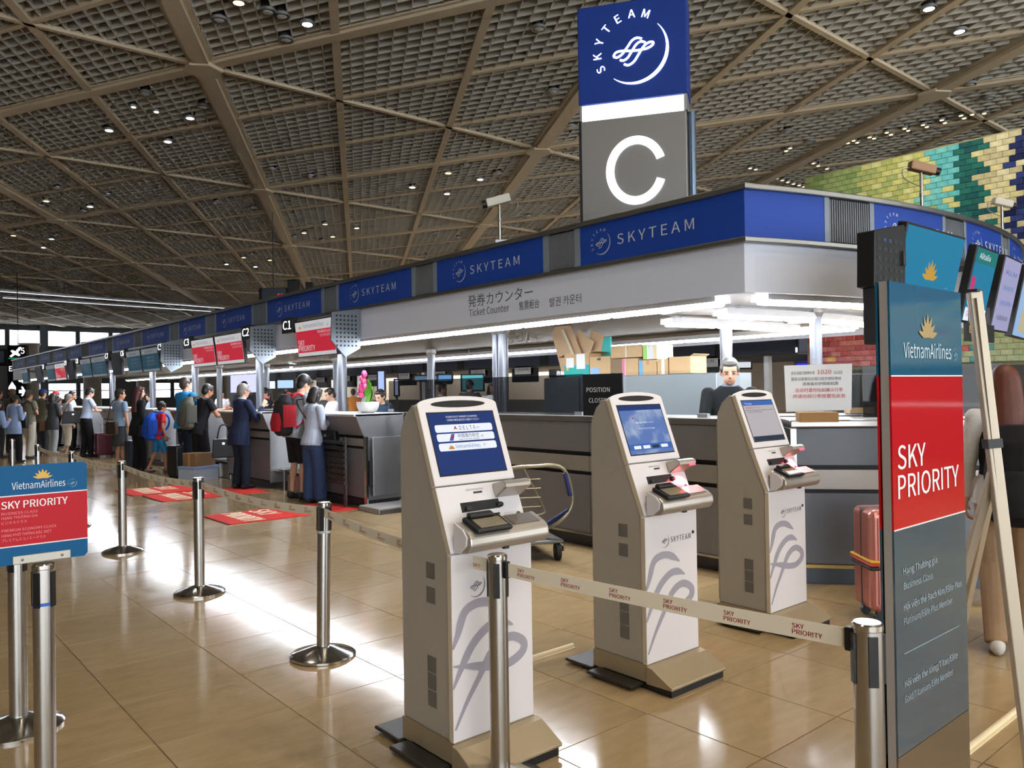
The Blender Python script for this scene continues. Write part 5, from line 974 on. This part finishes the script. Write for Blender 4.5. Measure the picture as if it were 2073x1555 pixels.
# ================================================================== people
def cloth(c, k=.12): return mat('cloth_'+c[1:], c, .85, noise=k, scale=40, spec=.25)
SKIN = {'l': mat('skin_light', '#c99b80', .55), 'm': mat('skin_mid', '#b98668', .55), 'd': mat('skin_tan', '#a87355', .55)}
def remesh(o, vox, ratio=.35, it=3):
    m = o.modifiers.new('skin', 'REMESH'); m.mode = 'VOXEL'; m.voxel_size = vox; m.use_smooth_shade = True
    s = o.modifiers.new('soft', 'SMOOTH'); s.factor = .5; s.iterations = it
    d = o.modifiers.new('light', 'DECIMATE'); d.ratio = ratio
    return o
def cap(mb, p0, p1, r0, r1, m, n=12, ends=(1, 1)):
    mb.tube([p0, p1], [r0, r1], m, n)
    if ends[0]: mb.ell(p0, (r0, r0, r0), m, n, 8)
    if ends[1]: mb.ell(p1, (r1, r1, r1), m, n, 8)
def lft(mb, rs, m, n=18, T=None):
    rr = []
    for z, rx, ry, cy in rs: rr.append([V((rx*math.cos(t*2*math.pi/n), cy+ry*math.sin(t*2*math.pi/n), z)) for t in range(n)])
    if T: rr = [[T @ p for p in r] for r in rr]
    return mb.rings(rr, m)
ARMS = {'down': ((.16, .02, -1), (.06, .16, -1)), 'counter': ((.18, .42, -.9), (-.25, .95, -.05)), 'phone': ((.14, .12, -1), (-.45, .75, .42)), 'up': ((.2, .35, -.75), (-.15, .55, .8)), 'reach': ((.1, .75, -.65), (-.12, 1, .12)), 'back': ((.2, -.12, -1), (.02, .25, -.9)), 'fold': ((.2, .15, -1), (-.85, .45, .15))}
PEOPLE = {}
def person(key, label, x, y, heading, H=1.7, sex='m', skin='l', top=('#8899aa', 'short', .80), bottom=('long', '#222222'), shoes='#222222', hair=('short', '#17120f'), arms=('down', 'down'), lean=0, step=(.0, .0), yaw=0, nod=8, bulk=1.0, vox=.009, z=0, hair2=None, collar=None, spread=.10):
    k = H/1.735; t = thing('person', label, 'person', (x, y, z), -R(heading)); t.scale = (k, k, k)
    sk = SKIN[skin]; f_ = sex == 'f'; sw_ = .165 if f_ else .188
    pv = V((0, 0, .93)); U = Matrix.Translation(pv) @ Matrix.Rotation(-R(lean), 4, 'X') @ Matrix.Translation(-pv)
    hv = V((0, -.01, 1.50)); Hh = U @ Matrix.Translation(hv) @ Matrix.Rotation(R(yaw), 4, 'Z') @ Matrix.Rotation(-R(nod-lean*.8), 4, 'X') @ Matrix.Translation(-hv)
    b = MB()
    hipw = .165 if f_ else .155
    lft(b, [(.84, hipw*.7, .085, 0), (.90, hipw*.95, .105, -.01), (.98, hipw*.95, .10, 0), (1.10, (.118 if f_ else .14), .088, .0), (1.25, .145 if f_ else .162, .10, .01), (1.36, sw_*.86, .09, 0), (1.43, sw_*.60, .07, -.01), (1.47, .07, .055, -.01)], sk, T=U)
    cap(b, U @ V((0, -.012, 1.42)), U @ V((0, .004, 1.54)), .058, .052, sk)
    b.ell(Hh @ V((0, -.008, 1.625)), (.076, .094, .100), sk, 18, 12, Hh.to_3x3()); b.ell(Hh @ V((0, .026, 1.565)), (.058, .064, .072), sk, 16, 10, Hh.to_3x3()); b.ell(Hh @ V((0, .058, 1.527)), (.026, .026, .024), sk, 10, 8, Hh.to_3x3())
    b.ell(Hh @ V((0, .092, 1.590)), (.013, .020, .018), sk, 10, 8, Hh.to_3x3()); cap(b, Hh @ V((0, .085, 1.625)), Hh @ V((0, .098, 1.592)), .009, .012, sk, 8)
    for s in (-1, 1): b.ell(Hh @ V((s*.077, -.012, 1.60)), (.010, .019, .032), sk, 8, 8, Hh.to_3x3())
    elb, wri = {}, {}
    for s, an in ((-1, arms[0]), (1, arms[1])):
        a1, a2 = ARMS[an]; sh = U @ V((s*sw_, -.005, 1.405)); d1 = V((a1[0]*s, a1[1], a1[2])).normalized(); d2 = V((a2[0]*s, a2[1], a2[2])).normalized()
        e = sh+d1*.285; w_ = e+d2*.245; elb[s] = (sh, e); wri[s] = (e, w_)
        cap(b, sh, e, .046, .037, sk); cap(b, e, w_, .037, .026, sk)
        # hand: palm, four fingers, thumb
        lat = d2.cross(V((s, 0, .3))).normalized(); nrm = lat.cross(d2).normalized()
        if nrm.dot(V((-s, 0, -.3))) < 0: nrm = -nrm
        pc = w_+d2*.05; rot = Matrix((lat, nrm, d2)).transposed(); b.ell(pc, (.040, .016, .055), sk, 10, 8, rot)
        for i, (o_, L_) in enumerate(((-.030, .058), (-.010, .072), (.010, .076), (.030, .066))):
            p0 = w_+d2*.085+lat*o_; p1 = p0+(d2*.85+nrm*.45).normalized()*L_*.55; p2 = p1+(d2*.35+nrm*.9).normalized()*L_*.5; cap(b, p0, p1, .0092, .0088, sk, 8); cap(b, p1, p2, .0088, .0078, sk, 8)
        ts = 1 if lat.dot(V((-s, .4, .2))) > 0 else -1
        p0 = w_+d2*.03+lat*(.034*ts); p1 = p0+(d2*.6+lat*ts*.6+nrm*.3).normalized()*.045; p2 = p1+(d2*.85+nrm*.4).normalized()*.032; cap(b, p0, p1, .0115, .010, sk, 8); cap(b, p1, p2, .010, .0085, sk, 8)
    leg = {}
    for s, dy in ((-1, step[0]), (1, step[1])):
        h_ = V((s*.085, 0, .89)); an = V((s*spread, dy, .085)); kn = h_.lerp(an, .49)+V((0, .035+abs(dy)*.15, 0)); leg[s] = (h_, kn, an)
        cap(b, h_, kn, .074, .047, sk); cap(b, kn, an+V((0, -.006, 0)), .046, .033, sk); b.ell(kn.lerp(an, .33)+V((0, -.018, 0)), (.040, .043, .09), sk, 12, 8); b.ell(an+V((0, .03, -.045)), (.036, .09, .036), sk, 10, 8)
    remesh(b.build('body', t), vox*.8 if vox < .011 else vox, .4)
    # ---- clothes
    tc = cloth(top[0]); hem = top[2]; g_ = .018*bulk+(.012 if bulk > 1 else 0); q = MB(); bb = bulk
    rs = []
    for z_, rx, ry, cy in [(.70, hipw*1.14, .142, -.005), (.80, hipw*1.14, .14, -.005), (.90, hipw*1.12, .136, -.008), (.98, hipw*1.05, .122, 0), (1.10, (.125 if f_ else .148), .095, .0), (1.25, .148 if f_ else .166, .105, .012 if not f_ else .02), (1.36, sw_*.92, .095, 0), (1.43, sw_*.70, .078, -.01), (1.475, .074, .062, -.012)]:
        if z_ >= hem-.06: rs.append([max(z_, hem), rx*bb+g_*.6, ry*bb+g_*.6, cy])
    lft(q, rs, tc, T=U)
    slv = {'none': 0, 'short': .62, 'long': 2}[top[1]]
    for s in (-1, 1):
        sh, e = elb[s]; e2, w_ = wri[s]
        if slv == 2: cap(q, sh, e, .062*bb, .050*bb, tc, 14); cap(q, e, e.lerp(w_, .93), .050*bb, .038*bb, tc, 14, (1, 0))
        elif slv: cap(q, sh, sh.lerp(e, slv), .062*bb, .062*bb, tc, 14, (1, 0))
    remesh(q.build('jacket' if hem < .78 else 'shirt', t), vox, .4)
    if collar: cm = cloth(collar); qq = MB(); lft(qq, [(1.44, .075, .066, -.01), (1.465, .070, .064, -.012), (1.50, .064, .062, -.012)], cm, T=U); lft(qq, [(1.1, .03, .012, .118), (1.3, .045, .014, .118), (1.44, .03, .016, .055)], cm, T=U); qq.build('collar', t, smooth=True)
    if bottom[0] != 'none':
        bc = cloth(bottom[1]); q = MB(); kind = bottom[0]; top_z = 1.0
        if kind == 'skirt':
            lft(q, [(.50, hipw*1.2, .15, .0), (.70, hipw*1.18, .14, 0), (.86, hipw*1.1, .125, -.008), (.98, hipw*.99, .108, 0), (1.02, hipw*.9, .10, 0)], bc)
        else:
            lft(q, [(.80, hipw*.98, .11, -.005), (.88, hipw*1.03, .119, -.008), (.96, hipw*.98, .106, 0), (.99, hipw*.93, .10, 0)], bc)
            wd = 1.55 if kind == 'wide' else 1.12 if kind != 'slim' else 1.0
            for s in (-1, 1):
                h_, kn, an = leg[s]
                if kind == 'shorts': cap(q, h_, h_.lerp(kn, .98), .094, .078, bc, 14, (1, 0))
                elif kind == 'crop': cap(q, h_, kn, .092, .07, bc, 14); cap(q, kn, kn.lerp(an, .55), .07, .066, bc, 14, (1, 0))
                else: cap(q, h_, kn, .094*min(wd, 1.15), .072*wd, bc, 14); cap(q, kn, kn.lerp(an, 1.0)+V((0, 0, -.02)), .072*wd, .060*wd, bc, 14, (1, 0))
        remesh(q.build('skirt' if kind == 'skirt' else 'trousers', t), vox, .4)
    sm = mat('shoe_'+shoes[1:], shoes, .5)
    for s in (-1, 1):
        h_, kn, an = leg[s]; q = MB(); q.ell((an.x, an.y+.055, .04), (.046, .135, .045), sm, 14, 8); q.ell((an.x, an.y-.02, .055), (.042, .06, .055), sm, 12, 8); q.v = [V((p.x, p.y, max(p.z, .0))) for p in q.v]; q.build('shoe', t, smooth=60)
    # ---- hair and face
    hs, hc = hair; hm = mat('hair_'+hc[1:], hc, .55, noise=.25, scale=60); q = MB(); h3 = Hh.to_3x3()
    if hs != 'bald':
        q.ell(Hh @ V((0, -.026, 1.645)), (.084, .094, .095), hm, 18, 12, h3)
        q.ell(Hh @ V((0, -.055, 1.60)), (.074, .062, .085), hm, 14, 10, h3); q.ell(Hh @ V((0, .035, 1.695)), (.062, .05, .032), hm, 12, 8, h3)
        for s in (-1, 1): q.ell(Hh @ V((s*.07, .005, 1.640)), (.018, .05, .04), hm, 10, 8, h3)
    if hs in ('bob', 'long'):
        ln = {'bob': 1.47, 'long': 1.20}[hs]
        n = 14; rr = []
        for z_, rx, ry, cy in ((1.70, .06, .06, -.03), (1.64, .088, .085, -.035), (1.55, .094, .075, -.045), (1.50, .096, .066, -.055), (ln, .10 if hs == 'long' else .098, .05, -.085 if hs == 'long' else -.05)): rr.append([(Hh if z_ > 1.4 else U) @ V((rx*math.cos(a*2*math.pi/n), cy+ry*math.sin(a*2*math.pi/n), z_)) for a in range(n)])
        q.rings(rr, hm)
        for s in (-1, 1): cap(q, Hh @ V((s*.074, .02, 1.66)), Hh @ V((s*.082, .012, max(ln+.04, 1.42))), .022, .02, hm, 10)
    if hs == 'bun': q.ell(Hh @ V((0, -.115, 1.64)), (.042, .038, .042), hm, 12, 8, h3)
    if hs == 'curly':
        r7 = random.Random(11)
        for _ in range(26): a, b_ = r7.uniform(0, 6.28), r7.uniform(-.1, 1.4); p = V((.085*math.cos(a)*math.cos(b_), -.03+.09*math.sin(a)*math.cos(b_), 1.645+.095*math.sin(b_))); (p.y < .05 or p.z > 1.68) and q.ell(Hh @ p, (.026, .026, .024), hm, 8, 6)
    if hs == 'full':
        q.ell(Hh @ V((0, -.03, 1.66)), (.094, .102, .098), hm, 16, 10, h3); q.ell(Hh @ V((0, .06, 1.685)), (.075, .045, .034), hm, 12, 8, h3)
    if q.f: remesh(q.build('hair', t), .008, .5, 2)
    if hs == 'cap':
        cm = cloth(hair2 or '#22304a'); q2 = MB(); q2.ell(Hh @ V((0, -.02, 1.66)), (.09, .105, .09), cm, 16, 10, h3); q2.ell(Hh @ V((0, .11, 1.66)), (.07, .075, .012), cm, 14, 6, h3); remesh(q2.build('cap', t), .008, .5)
    ey = MB()
    for s in (-1, 1):
        ey.ell(Hh @ V((s*.032, .078, 1.613)), (.012, .008, .006), mat('eye_dark', '#1d1613', .3), 8, 6, h3)
    ey.build('eyes', t); br = MB()
    for s in (-1, 1): cap(br, Hh @ V((s*.018, .084, 1.632)), Hh @ V((s*.048, .072, 1.632)), .004, .003, mat('brow_dark', '#2a201b', .7), 6)
    br.build('eyebrows', t); MB().ell(Hh @ V((0, .083, 1.552)), (.022, .008, .007), mat('lip', '#a8625a', .5), 10, 6, h3).build('lips', t)
    PEOPLE[key] = dict(t=t, k=k, U=U, H=Hh, M=Matrix.Translation((x, y, z)) @ Matrix.Rotation(-R(heading), 4, 'Z') @ Matrix.Scale(k, 4), elb=elb, wri=wri)
    return t
def worn(key, name, label, cat, p):
    P = PEOPLE[key]; w_ = P['M'] @ (P['U'] @ V(p)); t = thing(name, label, cat, tuple(w_)); t.rotation_euler = P['t'].rotation_euler; return t
def backpack(key, label, c1, c2, s=1.0, p=(0, -.20, 1.2)):
    t = worn(key, 'backpack', label, 'backpack', p); a, b = cloth(c1), cloth(c2); q = MB()
    lft(q, [(-.26*s, .10*s, .06*s, -.02), (-.22*s, .15*s, .10*s, -.02), (0, .16*s, .115*s, -.025), (.16*s, .14*s, .10*s, -.01), (.25*s, .08*s, .05*s, .02)], a, 16); remesh(q.build('bag', t), .012, .5)
    q = MB(); lft(q, [(-.2*s, .09*s, .05*s, -.11*s), (-.1*s, .12*s, .06*s, -.11*s), (.03*s, .09*s, .045*s, -.10*s)], b, 14); remesh(q.build('front_pocket', t), .012, .5)
    q = MB(); lft(q, [(-.15*s, .02*s, .09*s, 0), (.12*s, .02*s, .09*s, 0)], b, 10); q.v = [p_+V((.145*s, -.01, 0)) for p_ in q.v]; q.build('side_panel', t)
    for x_ in (-.1, .1): MB().tube([tuple(p_) for p_ in smooth_path([(x_*s, .06, .2*s), (x_*1.1*s, .14, .26*s), (x_*1.25*s, .29, .16*s), (x_*1.35*s, .27, -.02*s), (x_*1.3*s, .1, -.17*s)], 5)], .018, b, 8).build('shoulder_strap', t)
    return t
def handbag(key, label, c, p, w_=.3, h_=.24, d_=.1, strap=None, rot=0, name='handbag'):
    t = worn(key, name, label, 'bag', p); t.rotation_euler.z += R(rot); m_ = mat('leather_'+c[1:], c, .5); q = MB(); q.prism([(-w_/2, 0), (w_/2, 0), (w_*.44, h_), (-w_*.44, h_)], -d_/2, d_/2, m_); o = q.build('body', t, bevel=.02, seg=3); o.rotation_euler = (R(90), 0, 0)
    sp = strap or [(-w_*.3, 0, h_), (-w_*.25, 0, h_+.14), (w_*.25, 0, h_+.14), (w_*.3, 0, h_)]
    MB().tube([tuple(p_) for p_ in smooth_path(sp, 5)], .010, m_, 8).build('strap', t, smooth=True); MB().box((-.02, -d_/2-.004, h_*.7), (.02, -d_/2+.004, h_*.82), steel2).build('clasp', t); return t
def handheld(key, side, name, label, cat, size, c):
    P = PEOPLE[key]; e, w_ = P['wri'][side]; d = (w_-e).normalized(); p = P['M'] @ (w_+d*.10); t = thing(name, label, cat, tuple(p)); t.rotation_euler = P['t'].rotation_euler; MB(Matrix.Rotation(R(-35), 4, 'X')).box((-size[0]/2, 0, 0), (size[0]/2, size[1], size[2]), mat('held_'+c[1:], c, .5)).build('body', t, bevel=.003); MB(Matrix.Rotation(R(-35), 4, 'X')).box((-size[0]*.42, .004, size[2]), (size[0]*.42, size[1]*.96, size[2]+.0012), mat('held_face', '#c9cdd2', .4)).build('face', t); return t
# --- at the counters, nearest first
person('jeans', 'woman in a pale blue blouse and wide blue jeans writing at the first check-in counter', 4.88, 9.98, 82, 1.60, 'f', 'l', ('#aeb9cc', 'long', .86), ('wide', '#33466a'), '#2a2a2c', ('bob', '#16110f'), ('phone', 'phone'), 4, (.0, .06), nod=18, vox=.008)
handbag('jeans', 'black shoulder bag slung across the woman in wide jeans', '#17171b', (.16, .17, .80), .36, .26, .12, [(-.13, 0, .24), (-.25, -.10, .40), (-.30, -.27, .66), (-.17, -.30, .70)], 20, 'shoulder_bag')
handheld('jeans', 1, 'white_form', 'white paper form in the hands of the woman in wide jeans', 'paper', (.13, .18, .004), '#e4e8e6')
person('young', 'young man with thick black hair and lowered mask at the first counter', 4.93, 10.62, 86, 1.78, 'm', 'l', ('#8d9399', 'short', .84), ('shorts', '#1b1b1f'), '#1d1d20', ('full', '#15100e'), ('phone', 'phone'), 11, (.0, .05), nod=24, vox=.008)
P = PEOPLE['young']; MB().ell(P['H'] @ V((0, .062, 1.535)), (.048, .034, .034), mat('mask_white', '#dfe3e6', .7), 12, 8, P['H'].to_3x3()).build('face_mask', P['t'], smooth=60)
backpack('young', 'red and black hiking backpack on the young man with the face mask', '#2b2a2d', '#a3222e', 1.15, (0, -.2, 1.14))
person('suit', 'grey-haired man in a navy suit and glasses at the second check-in counter', 4.82, 12.38, 84, 1.68, 'm', 'l', ('#232c46', 'long', .72), ('long', '#1f2a38'), '#15161a', ('short', '#716c67'), ('counter', 'up'), 6, (-.02, .03), nod=6, bulk=1.08, collar='#b8c4d6', vox=.008)
P = PEOPLE['suit']; q = MB()
for s in (-1, 1): q.tube([P['H'] @ V((s*.034+.024*math.cos(a*.5236), .092, 1.612+.019*math.sin(a*.5236))) for a in range(12)], .0028, black, 6, True); q.tube([P['H'] @ V((s*.058, .09, 1.615)), P['H'] @ V((s*.08, -.01, 1.61))], .0028, black, 6)
q.build('glasses', P['t'])
handbag('suit', 'dark navy tote bag hanging from the arm of the man in the navy suit', '#1a2230', (-.32, -.08, .50), .36, .30, .12, [(-.1, 0, .3), (-.05, 0, .50), (.05, 0, .50), (.1, 0, .3)], 60, 'tote_bag')
person('polo', 'man in a black polo shirt leaning on the third check-in counter', 4.86, 14.36, 84, 1.72, 'm', 'd', ('#16171d', 'short', .80), ('long', '#1a1a1f'), '#8d8f2c', ('short', '#15100e'), ('reach', 'counter'), 13, (-.12, .05), nod=18, vox=.008)
backpack('polo', 'olive grey backpack on the man in the black polo shirt', '#5d5d54', '#4a4b46', 1.12, (-.05, -.24, 1.15))
person('tee', 'tall man in a bright blue T-shirt and navy shorts seen from behind', 4.80, 14.95, 72, 1.84, 'm', 'l', ('#1f7db8', 'short', .84), ('crop', '#232938'), '#3a2f28', ('short', '#3a2f2a'), ('counter', 'counter'), 2, (.02, -.04), nod=0, bulk=1.08, vox=.008)
person('boy', 'boy in a red T-shirt and light blue shorts beside the tall man', 4.72, 16.3, 88, 1.38, 'm', 'd', ('#b3242c', 'short', .82), ('shorts', '#2f7fb4'), '#6a5a50', ('curly', '#1c1512'), ('back', 'back'), 8, (-.22, .14), nod=10)
backpack('boy', 'bright blue backpack on the boy in the red T-shirt', '#1c4fb4', '#173f96', 1.05, (0, -.2, 1.12))
person('black', 'woman with long red-brown hair in a black suit', 4.52, 16.95, 80, 1.70, 'f', 'l', ('#17161a', 'long', .72), ('long', '#131316'), '#141416', ('long', '#47211f'), ('down', 'back'), 3, (.0, .05), yaw=-15, nod=8)
handbag('black', 'black handbag on the arm of the woman in the black suit', '#1d1d22', (.30, .06, .72), .32, .22, .12, None, 40)
person('skirt', 'woman with short black hair in a grey-blue blouse and dark grey skirt', 4.38, 17.75, 70, 1.66, 'f', 'm', ('#8095ac', 'short', .92), ('skirt', '#3d4143'), '#b9bcc0', ('short', '#17120f'), ('phone', 'down'), 2, (.0, .0), yaw=-25, nod=4)
handbag('skirt', 'brown shoulder bag with a white trim hanging behind the woman in the grey skirt', '#3a2a22', (.0, -.17, .74), .36, .27, .08, [(-.15, 0, .25), (-.17, .05, .45), (-.15, .1, .66), (-.1, .16, .72)], 0, 'shoulder_bag')
person('paleblue', 'man in a pale blue shirt and black trousers at the fifth counter', 4.66, 22.0, 82, 1.74, 'm', 'l', ('#b9c9e6', 'short', .96), ('long', '#15151a'), '#111114', ('short', '#17120f'), ('counter', 'counter'), 6, (-.05, .06), nod=22)
handbag('paleblue', 'black duffel bag hanging behind the man in the pale blue shirt', '#191a1f', (-.2, -.22, .82), .5, .3, .16, [(-.2, 0, .28), (-.1, .1, .5), (.1, .2, .66), (.2, .2, .6)], 70, 'duffel_bag')
# --- the queue farther back
person('cropped', 'grey-haired woman in a white blouse and cropped white trousers', 4.40, 22.9, 75, 1.60, 'f', 'm', ('#b9bcc6', 'short', .84), ('crop', '#c6bfae'), '#7d6a58', ('short', '#6a625c'), ('counter', 'down'), 4, (.05, -.06), vox=.012)
person('tunic', 'woman in a charcoal tunic and light grey trousers', 4.22, 23.7, 60, 1.62, 'f', 'm', ('#3f4347', 'long', .70), ('long', '#9aa3a8'), '#6a6d70', ('bob', '#241d1a'), ('counter', 'fold'), 2, (.03, -.05), vox=.012)
handbag('tunic', 'tan leather handbag beside the woman in the charcoal tunic', '#7a5236', (-.28, .02, .66), .3, .3, .12, None, 60)
person('khaki', 'man in a khaki T-shirt and white trousers with a black bag', 3.52, 22.6, 62, 1.70, 'm', 'm', ('#77766a', 'short', .86), ('long', '#beb9ad'), '#2a2a2a', ('short', '#4a433c'), ('down', 'fold'), 0, (.06, -.1), vox=.012)
handbag('khaki', 'flat black shoulder bag at the hip of the man in khaki', '#131316', (.02, -.2, .78), .36, .36, .09, [(-.14, 0, .32), (-.1, .05, .5), (.05, .1, .66), (.12, .12, .6)], 0, 'shoulder_bag')
person('cardigan', 'woman in a light blue jacket and black trousers standing by the far stanchion', 3.02, 21.3, 55, 1.58, 'f', 'm', ('#8298bd', 'long', .74), ('long', '#17171b'), '#151518', ('bun', '#17120f'), ('down', 'phone'), 2, (.0, .04), vox=.012)
person('edge', 'person in a pale blue shirt cut by the border behind the queue sign', G(2, 962).x-.25, G(2, 962).y-.8, 60, 1.52, 'm', 'm', ('#8fa6d2', 'long', .84), ('long', '#25262c'), '#1a1a1c', ('short', '#1a1512'), ('phone', 'phone'), 12, vox=.012)
person('darkjacket', 'man in a dark jacket behind the woman in the light blue jacket', 3.0, 23.6, 75, 1.74, 'm', 'd', ('#2b2826', 'long', .74), ('long', '#26262a'), '#18181a', ('short', '#3a1f18'), ('down', 'down'), 0, vox=.012)
person('brownshirt', 'man with a brown shirt turned towards the windows in the far queue', 3.55, 25.4, 40, 1.76, 'm', 'm', ('#4c4440', 'long', .8), ('long', '#2a2a30'), '#18181a', ('short', '#4a2f22'), ('down', 'down'), 0, vox=.012)
person('navycap', 'man in a navy cap and olive shirt in the far queue', 4.1, 24.4, 55, 1.74, 'm', 'm', ('#53503f', 'short', .82), ('long', '#30323a'), '#1a1a1c', ('cap', '#1a1512'), ('down', 'fold'), 3, vox=.012, hair2='#2a3a70')
person('whitecollar', 'woman in a white collar and dark vest between the queue sign and the khaki man', 3.42, 24.2, 60, 1.60, 'f', 'l', ('#c9ccd6', 'long', .84), ('long', '#22222a'), '#18181a', ('bob', '#15110f'), ('down', 'phone'), 4, vox=.012)
person('redcap', 'person in a red cap far along the queue', 5.0, 27.5, 70, 1.70, 'm', 'd', ('#5b4038', 'short', .82), ('long', '#2f3036'), '#1a1a1c', ('cap', '#1a1512'), ('down', 'down'), 0, vox=.012, hair2='#a5323a')
person('lowhair', 'woman with dark hair bending over in the far queue', 4.55, 25.6, 80, 1.56, 'f', 'l', ('#6d7078', 'short', .84), ('long', '#2b2b31'), '#18181a', ('bob', '#1a1412'), ('counter', 'counter'), 14, vox=.012, nod=25)
person('tanman', 'man with a tanned face waiting beyond the woman in cropped trousers', 4.98, 25.2, 110, 1.68, 'm', 'd', ('#c6c4c0', 'short', .82), ('long', '#2e2f36'), '#18181a', ('short', '#241a16'), ('down', 'down'), 0, vox=.012)
# --- staff behind the counters
person('clerk', 'grey-haired clerk in a black jacket standing behind the ticket counter', 6.32, 4.32, -128, 1.78, 'm', 'l', ('#0f1013', 'long', .74), ('long', '#1d1d22'), '#111113', ('short', '#55524f'), ('counter', 'counter'), 8, nod=16, collar='#7f8a98', vox=.007)
person('staff1', 'clerk with dark hair and white shirt bent over behind the fourth counter', 6.68, 20.2, -95, 1.63, 'f', 'l', ('#c9ced8', 'long', .84), ('long', '#23242c'), '#111113', ('bun', '#17120f'), ('counter', 'counter'), 10, nod=22, vox=.012)
person('staff2', 'clerk with pulled-back brown hair behind the fifth counter', 6.66, 23.4, -92, 1.6, 'f', 'l', ('#9aa6c4', 'long', .84), ('long', '#23242c'), '#111113', ('bun', '#2c1d18'), ('counter', 'counter'), 8, nod=20, vox=.012)
person('staff3', 'clerk with short dark hair behind the third counter, looking sideways', 6.7, 16.95, -150, 1.79, 'm', 'm', ('#24242a', 'long', .8), ('long', '#23242c'), '#111113', ('short', '#17120f'), ('down', 'counter'), 0, nod=6, vox=.012)
person('staff4', 'clerk wearing a red scarf behind the third counter', 6.78, 15.95, -100, 1.64, 'f', 'l', ('#1d1d24', 'long', .8), ('long', '#23242c'), '#111113', ('bun', '#17120f'), ('counter', 'counter'), 2, nod=14, collar='#b8303c', vox=.012)
person('staff5', 'clerk seen in profile at the border of the smoked glass', 6.35, 10.5, -110, 1.56, 'f', 'l', ('#1f3040', 'long', .8), ('long', '#23242c'), '#111113', ('bun', '#1c1512'), ('counter', 'counter'), 10, nod=18, vox=.010)
person('staff6', 'man in a white shirt standing behind the flower pot counter', 6.55, 12.5, -80, 1.60, 'm', 'l', ('#dfe2e8', 'long', .84), ('long', '#23242c'), '#111113', ('short', '#1c1512'), ('counter', 'counter'), 6, nod=18, vox=.010)
# --- right border
person('redhair', 'woman with long auburn hair, white blouse, black vest and khaki trousers behind the easel', 5.13, 1.64, 66, 1.60, 'f', 'l', ('#c9c6c2', 'long', .86), ('long', '#9b7f63'), '#c9c6c0', ('long', '#5a2a18'), ('down', 'phone'), 3, (-.28, .12), nod=10, vox=.007)
P = PEOPLE['redhair']; q = MB(); lft(q, [(.98, .165, .125, -.005), (1.1, .15, .112, 0), (1.25, .165, .124, .015), (1.36, .15, .11, 0), (1.44, .10, .085, -.01)], cloth('#1c1a1d'), T=P['U']); remesh(q.build('vest', P['t']), .009, .5)
t = backpack('redhair', 'black rucksack worn by the auburn-haired woman behind the easel', '#151417', '#201e22', 1.1, (.04, -.2, 1.06))
# --- beyond the island
for i, (px, dep, H, c, hs, hc, lab) in enumerate(((450, 27, 1.62, '#c9c4cc', 'short', '#1a1412', 'person in a white top by the lilac screen'), (575, 26, 1.58, '#c03a4a', 'bun', '#1a1412', 'woman in a red top beyond the second counter'), (598, 25, 1.55, '#c98a5a', 'bob', '#1a1412', 'woman in an orange top beyond the second counter'), (618, 24, 1.6, '#6c6f78', 'short', '#241a16', 'man in a grey top behind the young man with the mask'),
        (715, 25, 1.62, '#b8763a', 'short', '#2a1d18', 'person in an orange-brown top beyond the flower pot'), (893, 18.5, 1.68, '#c3bfbc', 'short', '#1a1412', 'person in a pale top seen through the smoked glass'), (950, 17, 1.74, '#4b4a52', 'short', '#1a1412', 'man in a striped dark shirt seen through the smoked glass'), (995, 15.5, 1.66, '#d0cfd2', 'bob', '#1a1412', 'woman in a white top seen through the smoked glass'), (540, 28, 1.7, '#2b3040', 'short', '#15110f', 'man in a dark jacket beyond the suited man'))):
    p = at(px, 800, dep); person('far%d' % i, lab, p.x, p.y, (200, 90, 150, 250, 30, 120, 60, 200, 140)[i], H, 'm' if hs == 'short' else 'f', 'm', (c, 'short', .82), ('long', '#2b2c34'), '#1c1c1e', (hs, hc), ('down', 'counter'), 2, vox=.014)
for i, (key_, x, y, c, lab) in enumerate((('s', 5.0, 21.7, '#5a2030', 'dark red suitcase standing by the man in the pale blue shirt'), ('b', 4.62, 17.45, '#232b3c', 'dark blue suitcase between the two women at the fourth counter'), ('k', 4.7, 14.95, '#1d1d20', 'black suitcase standing at the third counter'))):
    t = thing('suitcase', lab, 'suitcase', (x, y, 0), R(15*i)); m_ = mat('case_'+c[1:], c, .4); MB().box((-.2, -.12, .05), (.2, .12, .60), m_).build('shell', t, bevel=.03, seg=3)
    for k in range(5): MB().box((-.16+k*.075, -.125, .1), (-.14+k*.075, .125, .55), m_).build('rib', t)
    MB().tube([(-.08, 0, .58), (-.08, 0, .82), (.08, 0, .82), (.08, 0, .58)], .010, alu, 8).build('handle', t)
    for xx in (-.15, .15): MB().box((xx-.02, -.1, 0), (xx+.02, .1, .055), black).build('caster', t, bevel=.008)
